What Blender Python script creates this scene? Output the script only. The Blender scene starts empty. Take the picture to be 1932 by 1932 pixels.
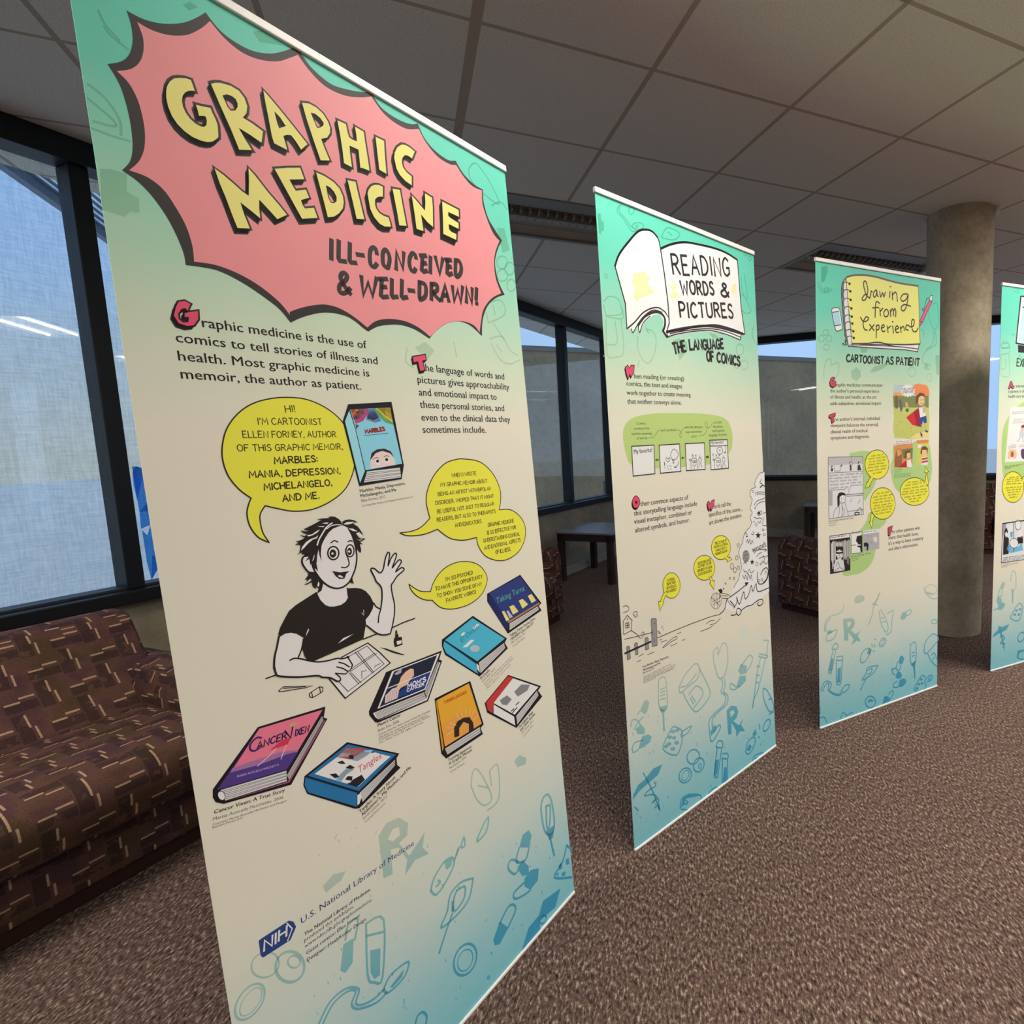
import bpy, bmesh, math, random
from mathutils import Vector, Matrix
from mathutils.geometry import tessellate_polygon

# ------------------------------------------------------------------ camera, world, exposure
scene = bpy.context.scene
COL = scene.collection
CAM_Z = 1.265
FPX = 1076.917
PPX, PPY = 1281.536, 963.695
PITCH, ROLL = 0.116, -0.028
def camera_rows():
    cp, sp = math.cos(PITCH), math.sin(PITCH)
    right = Vector((1, 0, 0)); fwd = Vector((0, cp, -sp)); up = Vector((0, sp, cp))
    cr, sr = math.cos(ROLL), math.sin(ROLL)
    return cr * right + sr * up, -sr * right + cr * up, fwd
R_, U_, F_ = camera_rows()
cam_data = bpy.data.cameras.new('camera')
cam = bpy.data.objects.new('camera', cam_data); COL.objects.link(cam)
cam_data.sensor_fit = 'HORIZONTAL'; cam_data.sensor_width = 36.0
cam_data.lens = 36.0 * FPX / 1932.0
cam_data.shift_x = (966.0 - PPX) / 1932.0
cam_data.shift_y = (PPY - 966.0) / 1932.0
cam_data.clip_start = 0.02; cam_data.clip_end = 200
cam.matrix_world = Matrix(((R_.x, U_.x, -F_.x, 0), (R_.y, U_.y, -F_.y, 0), (R_.z, U_.z, -F_.z, CAM_Z), (0, 0, 0, 1)))
scene.camera = cam
scene.view_settings.view_transform = 'Standard'
scene.view_settings.look = 'None'
scene.view_settings.gamma = 1.0
scene.view_settings.use_curve_mapping = False
scene.view_settings.exposure = 0.12

LAMP_POWER = 32.0
LAMP_COLOR = (1.0, 0.95, 0.86)
LAMP_SPREAD = math.radians(152)
world = bpy.data.worlds.new('dusk_sky'); scene.world = world; world.use_nodes = True
wn = world.node_tree; wn.nodes.clear()
wo = wn.nodes.new('ShaderNodeOutputWorld'); wb = wn.nodes.new('ShaderNodeBackground')
wt = wn.nodes.new('ShaderNodeTexCoord'); ws = wn.nodes.new('ShaderNodeSeparateXYZ')
wn.links.new(wt.outputs['Generated'], ws.inputs[0])
def sky_ramp(sock, stops):
    r = wn.nodes.new('ShaderNodeValToRGB'); e = r.color_ramp.elements
    while len(e) < len(stops): e.new(0.5)
    for k, (p, c) in enumerate(stops): e[k].position = p; e[k].color = c + (1,)
    wn.links.new(sock, r.inputs[0]); return r.outputs[0]
clear = sky_ramp(ws.outputs['Z'], [(0.0, (0.40, 0.60, 0.90)), (0.25, (0.42, 0.62, 0.95)), (0.7, (0.34, 0.46, 0.66))])
hazy = sky_ramp(ws.outputs['Z'], [(0.0, (0.36, 0.42, 0.45)), (0.10, (0.33, 0.43, 0.53)), (0.22, (0.27, 0.43, 0.68)), (0.38, (0.25, 0.43, 0.76)), (0.7, (0.34, 0.46, 0.66))])
wside = wn.nodes.new('ShaderNodeMapRange'); wside.inputs[1].default_value = -0.55; wside.inputs[2].default_value = -0.15
wn.links.new(ws.outputs['X'], wside.inputs[0])
wmix = wn.nodes.new('ShaderNodeMix'); wmix.data_type = 'RGBA'
wn.links.new(wside.outputs[0], wmix.inputs[0]); wn.links.new(hazy, wmix.inputs[6]); wn.links.new(clear, wmix.inputs[7])
wn.links.new(wmix.outputs[2], wb.inputs[0]); wn.links.new(wb.outputs[0], wo.inputs[0])
wb.inputs[1].default_value = 1.12

# ------------------------------------------------------------------ helpers
def S(c):                                   # 0-255 display colour -> linear
    return tuple(((x / 255.0) / 12.92 if x <= 10 else (((x / 255.0) + 0.055) / 1.055) ** 2.4) for x in c) + (1.0,)
def pixel_ray(u, v):
    return R_ * ((u - PPX) / FPX) - U_ * ((v - PPY) / FPX) + F_
CAM = Vector((0, 0, CAM_Z))

MATS = {}
def mat(name, color, rough=0.6, metallic=0.0, spec=0.5, emit=None, estr=0.0):
    if name in MATS: return MATS[name]
    m = bpy.data.materials.new(name); m.use_nodes = True
    b = m.node_tree.nodes['Principled BSDF']
    b.inputs['Base Color'].default_value = color if len(color) == 4 else tuple(color) + (1,)
    b.inputs['Roughness'].default_value = rough; b.inputs['Metallic'].default_value = metallic
    b.inputs['Specular IOR Level'].default_value = spec
    if emit:
        b.inputs['Emission Color'].default_value = tuple(emit) + (1,); b.inputs['Emission Strength'].default_value = estr
    MATS[name] = m
    return m
class NT:                                   # small node-building helper
    def __init__(s, m): s.t = m.node_tree; s.n = s.t.nodes; s.b = s.n.get('Principled BSDF')
    def new(s, k, **kw):
        x = s.n.new(k)
        for a, v in kw.items(): setattr(x, a, v)
        return x
    def link(s, a, b): s.t.links.new(a, b)
    def math(s, op, a, b=None, clamp=False):
        x = s.n.new('ShaderNodeMath'); x.operation = op; x.use_clamp = clamp
        for i, v in enumerate((a, b)):
            if v is None: continue
            if isinstance(v, (int, float)): x.inputs[i].default_value = v
            else: s.link(v, x.inputs[i])
        return x.outputs[0]
    def mix(s, fac, a, b):
        x = s.n.new('ShaderNodeMix'); x.data_type = 'RGBA'
        for i, v in ((0, fac), (6, a), (7, b)):
            if isinstance(v, (int, float)): x.inputs[i].default_value = v
            elif isinstance(v, tuple): x.inputs[i].default_value = v
            else: s.link(v, x.inputs[i])
        return x.outputs[2]
    def coords(s, out='Object'): return s.new('ShaderNodeTexCoord').outputs[out]
    def noise(s, vec, scale, detail=2.0, rough=0.5):
        x = s.new('ShaderNodeTexNoise'); x.inputs['Scale'].default_value = scale
        x.inputs['Detail'].default_value = detail; x.inputs['Roughness'].default_value = rough
        s.link(vec, x.inputs['Vector']); return x
    def ramp(s, fac, stops, interp='LINEAR'):
        x = s.new('ShaderNodeValToRGB'); x.color_ramp.interpolation = interp
        e = x.color_ramp.elements
        while len(e) < len(stops): e.new(0.5)
        for k, (p, c) in enumerate(stops): e[k].position = p; e[k].color = c
        s.link(fac, x.inputs[0]); return x.outputs[0]
    def bump(s, h, strength=0.3, dist=0.01):
        x = s.new('ShaderNodeBump'); x.inputs['Strength'].default_value = strength; x.inputs['Distance'].default_value = dist
        s.link(h, x.inputs['Height']); s.link(x.outputs[0], s.b.inputs['Normal'])

def link_obj(name, me, parent=None, mw=None):
    o = bpy.data.objects.new(name, me); COL.objects.link(o)
    if parent is not None: o.parent = parent
    if mw is not None: o.matrix_local = mw
    return o
def tag(o, label=None, cat=None, group=None, kind=None):
    if label: o['label'] = label
    if cat: o['category'] = cat
    if group: o['group'] = group
    if kind: o['kind'] = kind
    return o
def thing(name, label, cat, mw, group=None):
    o = bpy.data.objects.new(name, None); COL.objects.link(o); o.empty_display_size = 0.1
    o.matrix_world = mw
    return tag(o, label, cat, group)
def bm_obj(name, bm, material, parent=None, mw=None, smooth=False):
    me = bpy.data.meshes.new(name); bm.normal_update(); bm.to_mesh(me); bm.free()
    for m in (material if isinstance(material, (list, tuple)) else [material]): me.materials.append(m)
    if smooth:
        for p in me.polygons: p.use_smooth = True
    return link_obj(name, me, parent, mw)
def add_box(bm, lo, hi, bev=0.0, seg=2):
    r = bmesh.ops.create_cube(bm, size=1.0)
    vs = r['verts']
    for v in vs:
        v.co = Vector([lo[k] + (v.co[k] + 0.5) * (hi[k] - lo[k]) for k in range(3)])
    if bev > 0:
        es = list({e for v in vs for e in v.link_edges})
        bmesh.ops.bevel(bm, geom=es, offset=bev, segments=seg, profile=0.5, affect='EDGES')
def box_bm(lo, hi, bev=0.0, seg=2):
    bm = bmesh.new(); add_box(bm, lo, hi, bev, seg); return bm
def add_prism(bm, prof, axis, a, b):        # profile polygon extruded along an axis between a and b
    def P(p, w):
        return Vector((w, p[0], p[1])) if axis == 'x' else (Vector((p[0], w, p[1])) if axis == 'y' else Vector((p[0], p[1], w)))
    v0 = [bm.verts.new(P(p, a)) for p in prof]; v1 = [bm.verts.new(P(p, b)) for p in prof]
    n = len(prof)
    bm.faces.new(v0); bm.faces.new(list(reversed(v1)))
    for i in range(n): bm.faces.new((v0[i], v1[i], v1[(i + 1) % n], v0[(i + 1) % n]))
    bmesh.ops.recalc_face_normals(bm, faces=bm.faces)
def add_cyl(bm, p0, p1, r0, r1=None, n=24, caps=True):
    r1 = r0 if r1 is None else r1
    p0, p1 = Vector(p0), Vector(p1); d = (p1 - p0).normalized()
    a = d.orthogonal().normalized(); b = d.cross(a)
    A = [bm.verts.new(p0 + (a * math.cos(2 * math.pi * k / n) + b * math.sin(2 * math.pi * k / n)) * r0) for k in range(n)]
    B = [bm.verts.new(p1 + (a * math.cos(2 * math.pi * k / n) + b * math.sin(2 * math.pi * k / n)) * r1) for k in range(n)]
    for k in range(n): bm.faces.new((A[k], A[(k + 1) % n], B[(k + 1) % n], B[k]))
    if caps: bm.faces.new(list(reversed(A))); bm.faces.new(B)
def box_uv(me):                              # metric box mapping for fabric
    uv = me.uv_layers.new(name='UVMap')
    for p in me.polygons:
        n = p.normal; k = max(range(3), key=lambda i: abs(n[i]))
        for li in p.loop_indices:
            c = me.vertices[me.loops[li].vertex_index].co
            uv.data[li].uv = (c[1], c[2]) if k == 0 else ((c[0], c[2]) if k == 1 else (c[1], c[0]))
def frame(theta):                            # rotation about z, world origin
    return Matrix.Rotation(theta, 4, 'Z')
TH_A, TH_B = math.radians(-21.16), math.radians(-19.8)
MA, MB_ = frame(TH_A), frame(TH_B)
# ------------------------------------------------------------------ room materials
def carpet_material():
    m = mat('brown_carpet', S((106, 88, 80)), 0.95, spec=0.1); t = NT(m)
    c = t.coords()
    n1 = t.noise(c, 90, 2, 0.6); n2 = t.noise(c, 330, 2, 0.7); n3 = t.noise(c, 3, 3, 0.6)
    mp = t.new('ShaderNodeMapping'); mp.inputs['Scale'].default_value = (1, 0.42, 1); mp.inputs['Rotation'].default_value = (0, 0, 0.4)
    t.link(c, mp.inputs[0]); n4 = t.noise(mp.outputs[0], 150, 3, 0.68)
    a = t.ramp(n4.outputs[0], [(0.33, S((40, 31, 29))), (0.45, S((88, 71, 65))), (0.55, S((116, 96, 86))), (0.68, S((188, 166, 148)))])
    red = t.ramp(n1.outputs[0], [(0.48, (0, 0, 0, 1)), (0.66, (1, 1, 1, 1))])
    b = t.mix(t.math('MULTIPLY', red, 0.35), a, S((112, 74, 68)))
    big = t.ramp(n3.outputs[0], [(0.3, (0.93, 0.93, 0.93, 1)), (0.7, (1.05, 1.05, 1.05, 1))])
    x = t.new('ShaderNodeMix'); x.data_type = 'RGBA'; x.blend_type = 'MULTIPLY'; x.inputs[0].default_value = 1.0
    t.link(b, x.inputs[6]); t.link(big, x.inputs[7]); t.link(x.outputs[2], t.b.inputs['Base Color'])
    t.bump(t.math('ADD', n4.outputs[0], t.math('MULTIPLY', n2.outputs[0], 0.4)), 0.9, 0.006)
    return m
def concrete_material(name, base, dark, light, scale=1.0):
    m = mat(name, base, 0.85, spec=0.2); t = NT(m); c = t.coords()
    n1 = t.noise(c, 2.2 * scale, 5, 0.6); n2 = t.noise(c, 22 * scale, 4, 0.65); n3 = t.noise(c, 70 * scale, 2, 0.5)
    a = t.ramp(n1.outputs[0], [(0.3, dark), (0.5, base), (0.72, light)])
    f = t.ramp(n2.outputs[0], [(0.35, (0.86, 0.86, 0.86, 1)), (0.6, (1.04, 1.04, 1.04, 1))])
    x = t.new('ShaderNodeMix'); x.data_type = 'RGBA'; x.blend_type = 'MULTIPLY'; x.inputs[0].default_value = 1.0
    t.link(a, x.inputs[6]); t.link(f, x.inputs[7])
    pit = t.ramp(n3.outputs[0], [(0.22, (0.35, 0.33, 0.3, 1)), (0.28, (1, 1, 1, 1))])
    y = t.new('ShaderNodeMix'); y.data_type = 'RGBA'; y.blend_type = 'MULTIPLY'; y.inputs[0].default_value = 1.0
    t.link(x.outputs[2], y.inputs[6]); t.link(pit, y.inputs[7]); t.link(y.outputs[2], t.b.inputs['Base Color'])
    t.bump(n2.outputs[0], 0.15, 0.01)
    return m
GRID_A, GRID_X, GRID_Y, TILE = 0.44, -0.343, 1.432, 0.6096
CEIL_Z = 2.617
MG = Matrix.Translation((GRID_X, GRID_Y, CEIL_Z)) @ Matrix.Rotation(GRID_A, 4, 'Z')
def ceiling_material():
    m = mat('acoustic_ceiling_tile', S((240, 232, 220)), 0.95, spec=0.1); t = NT(m); c = t.coords()
    sp = t.new('ShaderNodeSeparateXYZ'); t.link(c, sp.inputs[0])
    def line(sock, w):
        fr = t.math('FRACT', t.math('ADD', t.math('DIVIDE', sock, TILE), 100.5))
        d = t.math('ABSOLUTE', t.math('SUBTRACT', fr, 0.5))
        return t.math('LESS_THAN', d, w)
    lx, ly = line(sp.outputs[0], 0.016), line(sp.outputs[1], 0.014)
    wide = t.math('LESS_THAN', t.math('ABSOLUTE', sp.outputs[0]), 0.018)
    l = t.math('MAXIMUM', t.math('MAXIMUM', lx, ly), wide)
    n = t.noise(c, 160, 3, 0.7); n2 = t.noise(c, 1.3, 2, 0.5)
    a = t.ramp(n.outputs[0], [(0.3, S((218, 206, 192))), (0.52, S((240, 230, 216))), (0.7, S((246, 236, 224)))])
    b = t.mix(l, a, S((192, 174, 154)))
    t.link(b, t.b.inputs['Base Color'])
    h = t.math('ADD', t.math('MULTIPLY', n.outputs[0], 0.12), t.math('MULTIPLY', t.math('SUBTRACT', 1.0, l), 1.0))
    t.bump(h, 0.5, 0.008)
    return m
CARPET = carpet_material()
CONCRETE = concrete_material('board_marked_concrete', S((150, 138, 118)), S((126, 115, 97)), S((168, 156, 136)))
COLUMN_CONCRETE = concrete_material('cast_concrete', S((182, 166, 142)), S((158, 144, 122)), S((200, 184, 160)), 1.6)
CEILING = ceiling_material()
BLACK_METAL = mat('black_anodised_frame', S((16, 17, 20)), 0.45, 0.0, 0.4)
SLATE_METAL = mat('slate_frame_side', S((38, 44, 52)), 0.5)
def glass_material(name='reflective_window_glass', weave=False):
    m = bpy.data.materials.new(name); m.use_nodes = True; n = m.node_tree; n.nodes.clear()
    o = n.nodes.new('ShaderNodeOutputMaterial'); mx = n.nodes.new('ShaderNodeMixShader')
    tr = n.nodes.new('ShaderNodeBsdfTransparent'); tr.inputs[0].default_value = (0.86, 0.92, 0.95, 1)
    gl = n.nodes.new('ShaderNodeBsdfGlossy'); gl.inputs['Roughness'].default_value = 0.0
    fr = n.nodes.new('ShaderNodeFresnel'); fr.inputs[0].default_value = 1.55
    ma = n.nodes.new('ShaderNodeMath'); ma.operation = 'MULTIPLY_ADD'; ma.inputs[1].default_value = 1.2; ma.inputs[2].default_value = 0.03
    if weave:
        t = NT(m); c = t.coords(); f = []
        for sc in ((1, 14, 150), (1, 150, 14)):
            mp = t.new('ShaderNodeMapping'); mp.inputs['Scale'].default_value = sc; t.link(c, mp.inputs[0]); f.append(t.noise(mp.outputs[0], 1.0, 2, 0.6).outputs[0])
        t.link(t.ramp(t.math('MULTIPLY', t.math('ADD', f[0], f[1]), 0.5), [(0.36, (0.70, 0.76, 0.80, 1)), (0.64, (0.98, 1.0, 1.0, 1))]), tr.inputs[0])
    n.links.new(fr.outputs[0], ma.inputs[0]); n.links.new(ma.outputs[0], mx.inputs[0])
    n.links.new(tr.outputs[0], mx.inputs[1]); n.links.new(gl.outputs[0], mx.inputs[2]); n.links.new(mx.outputs[0], o.inputs[0])
    return m
GLASS = glass_material()
WOVEN_GLASS = glass_material('glass_with_woven_film', True)

# ------------------------------------------------------------------ room shell
def poly_plane(name, pts, z, material, flip=False, mw=None):
    bm = bmesh.new(); vs = [bm.verts.new((p[0], p[1], z)) for p in pts]
    f = bm.faces.new(vs if not flip else list(reversed(vs)))
    return tag(bm_obj(name, bm, material, None, mw), kind='structure')
def AW(s, t): v = MA @ Vector((s, t, 0)); return (v.x, v.y)
def BW(s, t): v = MB_ @ Vector((s, t, 0)); return (v.x, v.y)
S_A, T_B = -3.29, 7.55
bx, by = MA.to_3x3() @ Vector((1, 0, 0)), MA.to_3x3() @ Vector((0, 1, 0))
room = [AW(S_A - .25, -5.5), AW(7.5, -5.5), BW(7.6, T_B + .3), BW(-3.9, T_B + .3)]
def slab(name, pts, z0, z1, material):
    bm = bmesh.new(); add_prism(bm, pts, 'z', z0, z1)
    return bm
o = slab('floor', room, -0.12, 0.0, CARPET)
tag(bm_obj('floor', o, CARPET), kind='structure')
inv = MG.inverted()
rg = [tuple((inv @ Vector((p[0], p[1], CEIL_Z)))[:2]) for p in room]
FIX_OFF = [(0, 3), (4, 3)]
FIX_LIT = [(4, -1), (8, -1), (-4, -1), (0, -1), (4, -5), (8, -5), (0, -5)]  # last three, unseen at the camera end, are added for general fill light
bm = bmesh.new(); bm.faces.new([bm.verts.new((p[0], p[1], 0)) for p in rg])
for i, j in FIX_OFF + FIX_LIT:
    for co, no in (((i, 0), (1, 0)), ((i + 2, 0), (1, 0)), ((0, j), (0, 1)), ((0, j + 1), (0, 1))):
        bmesh.ops.bisect_plane(bm, geom=bm.verts[:] + bm.edges[:] + bm.faces[:], plane_co=(co[0] * TILE, co[1] * TILE, 0), plane_no=(no[0], no[1], 0))
dead = []
for f in bm.faces:
    c = f.calc_center_median() / TILE
    if any(i < c.x < i + 2 and j < c.y < j + 1 for i, j in FIX_OFF + FIX_LIT): dead.append(f)
bmesh.ops.delete(bm, geom=dead, context='FACES')
for f in bm.faces:
    if f.normal.z > 0: f.normal_flip()
tag(bm_obj('ceiling', bm, CEILING, None, MG), kind='structure')

# left wall (wall A): concrete upstand, kerb, frames; local axes x = into the room, y = along the wall
bm = bmesh.new()
add_box(bm, (S_A - 0.22, -5.5, 0), (S_A, 8.9, 0.62)); 
tag(bm_obj('wall_left', bm, CONCRETE, None, MA), kind='structure')
KERB = mat('painted_kerb', S((150, 146, 132)), 0.6)
tag(bm_obj('baseboard_left', box_bm((S_A, -5.5, 0), (-3.05, 8.05, 0.09), 0.008), KERB, None, MA), kind='structure')
# back wall (wall B)
bm = bmesh.new(); add_box(bm, (-3.9, T_B, 0), (7.6, T_B + 0.22, 0.755))
tag(bm_obj('wall_back', bm, CONCRETE, None, MB_), kind='structure')
tag(bm_obj('baseboard_back', box_bm((-2.9, T_B - .04, 0), (7.6, T_B, 0.11), 0.006), KERB, None, MB_), kind='structure')
# the two walls behind and right of the camera
WALLPAINT = mat('warm_white_wall_paint', S((176, 166, 150)), 0.8)
tag(bm_obj('wall_right', box_bm((7.5, -5.6, 0), (7.62, 4.9, CEIL_Z)), WALLPAINT, None, MA), kind='structure')
tag(bm_obj('wall_front', box_bm((S_A - .22, -5.62, 0), (7.5, -5.5, CEIL_Z)), WALLPAINT, None, MA), kind='structure')

def window(name, mw, axis_in, c0, t0, t1, sill0, sill1, head, mull, mull_w, depth):
    # frame members as parts of one window; coordinates: u along the wall, w into the room
    w = bpy.data.objects.new(name, None); COL.objects.link(w); w.matrix_world = mw; w['kind'] = 'structure'
    def P(u0, u1, w0, w1, z0, z1, bev=0.004):
        if axis_in == 'x': return box_bm((c0 + w0, u0, z0), (c0 + w1, u1, z1), bev)
        return box_bm((u0, c0 - w1, z0), (u1, c0 - w0, z1), bev)
    bm_obj('head_frame', P(t0, t1, -depth, 0.03, head, CEIL_Z), BLACK_METAL, w)
    bm_obj('sill_frame', P(t0, t1, -depth, 0.05, sill0, sill1), BLACK_METAL, w)
    bm_obj('sill_ledge', P(t0, t1, -depth, -0.01, sill1, sill1 + 0.012, 0.002), SLATE_METAL, w)
    for u in mull:
        bm_obj('mullion', P(u, u + mull_w, -depth, 0.0, sill1, head), BLACK_METAL, w)
    edges = [t0] + list(mull) + [t1]
    for k in range(len(edges) - 1):
        a = edges[k] + (mull_w if k else 0); b = edges[k + 1]
        bm = bmesh.new(); z0, z1 = sill1, head; g = -depth * 0.55
        if axis_in == 'x': vs = [(c0 + g, a, z0), (c0 + g, b, z0), (c0 + g, b, z1), (c0 + g, a, z1)]
        else: vs = [(a, c0 - g, z0), (b, c0 - g, z0), (b, c0 - g, z1), (a, c0 - g, z1)]
        bm.faces.new([bm.verts.new(v) for v in vs])
        bm_obj('pane', bm, WOVEN_GLASS if (axis_in == 'x' and b < 3.0) else GLASS, w)
    return w
STEP = 0.954
mullA = [1.478 + STEP * k for k in range(-6, 7)]
WIN1 = window('window_1', MA, 'x', S_A, -5.5, 8.05, 0.615, 0.672, 2.515, mullA, 0.066, 0.1)
mullB = [-2.72 + 2.9 * k for k in range(0, 4)]
window('window_2', MB_, 'y', T_B, -2.95, 7.6, 0.762, 0.812, 2.532, mullB[1:], 0.07, 0.1)
# corner post
tag(bm_obj('trim_1', box_bm((-3.02, T_B - 0.02, 0.0), (-2.86, T_B + 0.2, CEIL_Z), 0.004), BLACK_METAL, None, MB_), kind='structure')

# ------------------------------------------------------------------ outside
def building_wall_material():
    m = mat('pale_panel_wall', S((226, 230, 230)), 0.9); t = NT(m); c = t.coords('UV')
    def wv(rot):
        mp = t.new('ShaderNodeMapping'); mp.inputs['Scale'].default_value = (60, 9, 1) if rot else (9, 60, 1); t.link(c, mp.inputs[0])
        return t.noise(mp.outputs[0], 1.0, 2, 0.6).outputs[0]
    v = t.math('ADD', wv(0), wv(1))
    t.link(t.ramp(v, [(0.35, S((176, 188, 196))), (1.0, S((236, 239, 238)))]), t.b.inputs['Base Color'])
    return m

# corrugated canopy of the next wing, seen through the left window
IJ = Matrix.Rotation(GRID_A, 4, 'Z')
WI = -2.165
CANOPY = mat('corrugated_metal', S((214, 226, 236)), 0.5)
wing = thing('canopy', 'corrugated metal canopy outside, at the top of the left window', 'canopy', IJ)
n, w = 34, 0.052
poly_m = bpy.data.materials.new('translucent_corrugated_sheet'); poly_m.use_nodes = True
nt_ = poly_m.node_tree; nt_.nodes.clear(); q_ = nt_.nodes.new('ShaderNodeOutputMaterial'); r_ = nt_.nodes.new('ShaderNodeBsdfTranslucent'); r_.inputs[0].default_value = (0.82, 0.90, 0.95, 1); nt_.links.new(r_.outputs[0], q_.inputs[0])
bm = bmesh.new()
for k in range(n):
    q = [bm.verts.new((WI + k * w + dx_, y_, 3.215)) for dx_, y_ in ((0, 3.75), (w, 3.75), (w, 9.0), (0, 9.0))]; bm.faces.new(q)
bm_obj('sheeting', bm, poly_m, wing)
bm = bmesh.new()
for k in range(n): add_box(bm, (WI + k * w, 3.75, 3.2), (WI + k * w + w * .36, 9.0, 3.213))
bm_obj('ribs', bm, mat('canopy_ribs', S((96, 116, 138)), 0.5), wing)
bm_obj('edge_trim', box_bm((WI - .05, 3.75, 3.13), (WI, 9.0, 3.33)), mat('canopy_trim', S((120, 140, 160)), 0.5), wing)
bm_obj('post', box_bm((WI + .9, 8.6, -0.6), (WI + .98, 8.68, 3.2)), SLATE_METAL, wing)
# blue lettering stuck on the second pane
def pane_pt(u, v):
    n_ = MA.to_3x3() @ Vector((1, 0, 0)); P0 = n_ * (S_A - 0.053)
    r = pixel_ray(u, v); t = (P0 - CAM).dot(n_) / r.dot(n_)
    return MA.inverted() @ (CAM + r * t)
SIGN_BLUE = mat('sign_blue', S((58, 104, 176)), 0.7, emit=None)
bm = bmesh.new()
for poly in ([(249, 880), (258, 880), (252, 884), (250, 892), (252, 915), (259, 945), (266, 908), (272, 884), (280, 900), (300, 962), (263, 966), (257, 930)],
             [(263, 966), (283, 942), (306, 1000), (312, 1050), (287, 1048), (286, 1094), (277, 1060), (268, 1000), (278, 1010), (284, 990), (266, 998)]):
    f = bm.faces.new([bm.verts.new(pane_pt(*p)) for p in poly])
bmesh.ops.triangulate(bm, faces=bm.faces)
tr_m = bpy.data.materials.new('blue_window_film'); tr_m.use_nodes = True
nt_ = tr_m.node_tree; nt_.nodes.clear(); q_ = nt_.nodes.new('ShaderNodeOutputMaterial'); r_ = nt_.nodes.new('ShaderNodeBsdfTransparent'); r_.inputs[0].default_value = (0.10, 0.32, 0.72, 1); nt_.links.new(r_.outputs[0], q_.inputs[0])
bm_obj('blue_decal', bm, tr_m, WIN1)['label'] = 'blue translucent lettering on the glass'

# office block and terrace beyond the far windows
BLOCK = concrete_material('grey_facade', S((160, 138, 108)), S((144, 124, 98)), S((174, 150, 118)), 0.25)
def at_z(u, v, z):
    r = pixel_ray(u, v); return CAM + r * ((z - CAM_Z) / r.z)
a, b = at_z(985, 652, 4.5), at_z(1541, 676, 4.5)
d = (b - a); d.z = 0; d.normalize(); p0 = a - d * 3.0; L = (b - a).length + 5.0
blk = thing('office_block', 'long low grey office block with a flat roof beyond the far windows', 'building',
            Matrix.Translation((p0.x, p0.y, 0)) @ Matrix.Rotation(math.atan2(d.y, d.x), 4, 'Z'))
bm_obj('facade', box_bm((0, 0, -0.6), (L, 6, 4.35)), BLOCK, blk)
bm_obj('roof_edge', box_bm((-.05, -.08, 4.35), (L + .05, 6.1, 4.5)), mat('roof_edge_metal', S((120, 116, 106)), 0.6), blk)
PAVE = mat('pale_terrace_paving', S((240, 234, 222)), 0.9)
tag(bm_obj('terrace', box_bm((-60, -30, -0.9), (60, 80, -0.61)), PAVE), 'pale paved terrace outside the windows, at the foot of the office block', 'terrace')
# ------------------------------------------------------------------ ceiling lights
RIM = mat('light_rim_white', S((150, 140, 128)), 0.5)
LOUVER = mat('dark_louvre', S((150, 140, 130)), 0.5)
REFL = mat('troffer_reflector', S((190, 180, 170)), 0.45)
DIFF = mat('lit_reflector', (0.9, 0.9, 0.9, 1), 0.5, emit=LAMP_COLOR, estr=1.6)
TUBE = mat('fluorescent_tube', (0.9, 0.9, 0.9, 1), 0.5, emit=LAMP_COLOR, estr=14.0)
def ceiling_light(i, j, lit, label, group):
    t = thing('ceiling_light', label, 'ceiling light', MG @ Matrix.Translation(((i + 1) * TILE, (j + 0.5) * TILE, 0)), group)
    hx, hy = TILE - 0.012, TILE / 2 - 0.012
    bm = bmesh.new()
    prof = [(-hx, -hy), (hx, -hy), (hx, hy), (-hx, hy)]
    top = [(x * 0.96, y * 0.86) for x, y in prof]
    A = [bm.verts.new((x, y, 0.0)) for x, y in prof]; B = [bm.verts.new((x, y, 0.05)) for x, y in top]
    bm.faces.new(B)
    for k in range(4): bm.faces.new((A[k], A[(k + 1) % 4], B[(k + 1) % 4], B[k]))
    bm_obj('housing', bm, REFL, t)
    bm = bmesh.new(); e = 0.02
    for lo, hi in (((-hx - .012, -hy - .012), (hx + .012, -hy + e)), ((-hx - .012, hy - e), (hx + .012, hy + .012)), ((-hx - .012, -hy + e), (-hx + e, hy - e)), ((hx - e, -hy + e), (hx + .012, hy - e))):
        add_box(bm, (lo[0], lo[1], -0.006), (hi[0], hi[1], 0.002))
    bm_obj('rim', bm, RIM, t)
    if lit:
        bm_obj('diffuser', box_bm((-hx + e, -hy + e, 0.03), (hx - e, hy - e, 0.036)), DIFF, t)
        for yy in (-.13, .13):
            bm = bmesh.new(); add_cyl(bm, (-hx + .03, yy, .02), (hx - .03, yy, .02), .012, .012, 12); bm_obj('tube', bm, TUBE, t)
        ld = bpy.data.lights.new('lamp_glow', 'AREA'); ld.shape = 'RECTANGLE'; ld.size = 2 * hx - .06; ld.size_y = 2 * hy - .06
        ld.energy = LAMP_POWER * (0.46 if (i, j) == (0, -1) else 1.0); ld.color = LAMP_COLOR; ld.spread = LAMP_SPREAD
        lo_ = bpy.data.objects.new('lamp_glow', ld); COL.objects.link(lo_); lo_.parent = t; lo_.location = (0, 0, -0.008)
    else:
        bm = bmesh.new()
        add_box(bm, (-hx + e, -.012, 0.004), (hx - e, .012, 0.045))
        for k in range(-10, 11): add_box(bm, (k * .052 - .003, -0.075, 0.012), (k * .052 + .003, .075, 0.045))
        add_box(bm, (-hx + e, -hy + e, 0.03), (hx - e, -.09, 0.05))
        bm_obj('louvre', bm, LOUVER, t)
    return t
ceiling_light(0, 3, False, 'unlit recessed ceiling light with louvres, above the gap between the first two banners', 'unlit ceiling lights')
ceiling_light(4, 3, False, 'unlit recessed ceiling light behind the drawing from experience banner', 'unlit ceiling lights')
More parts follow.
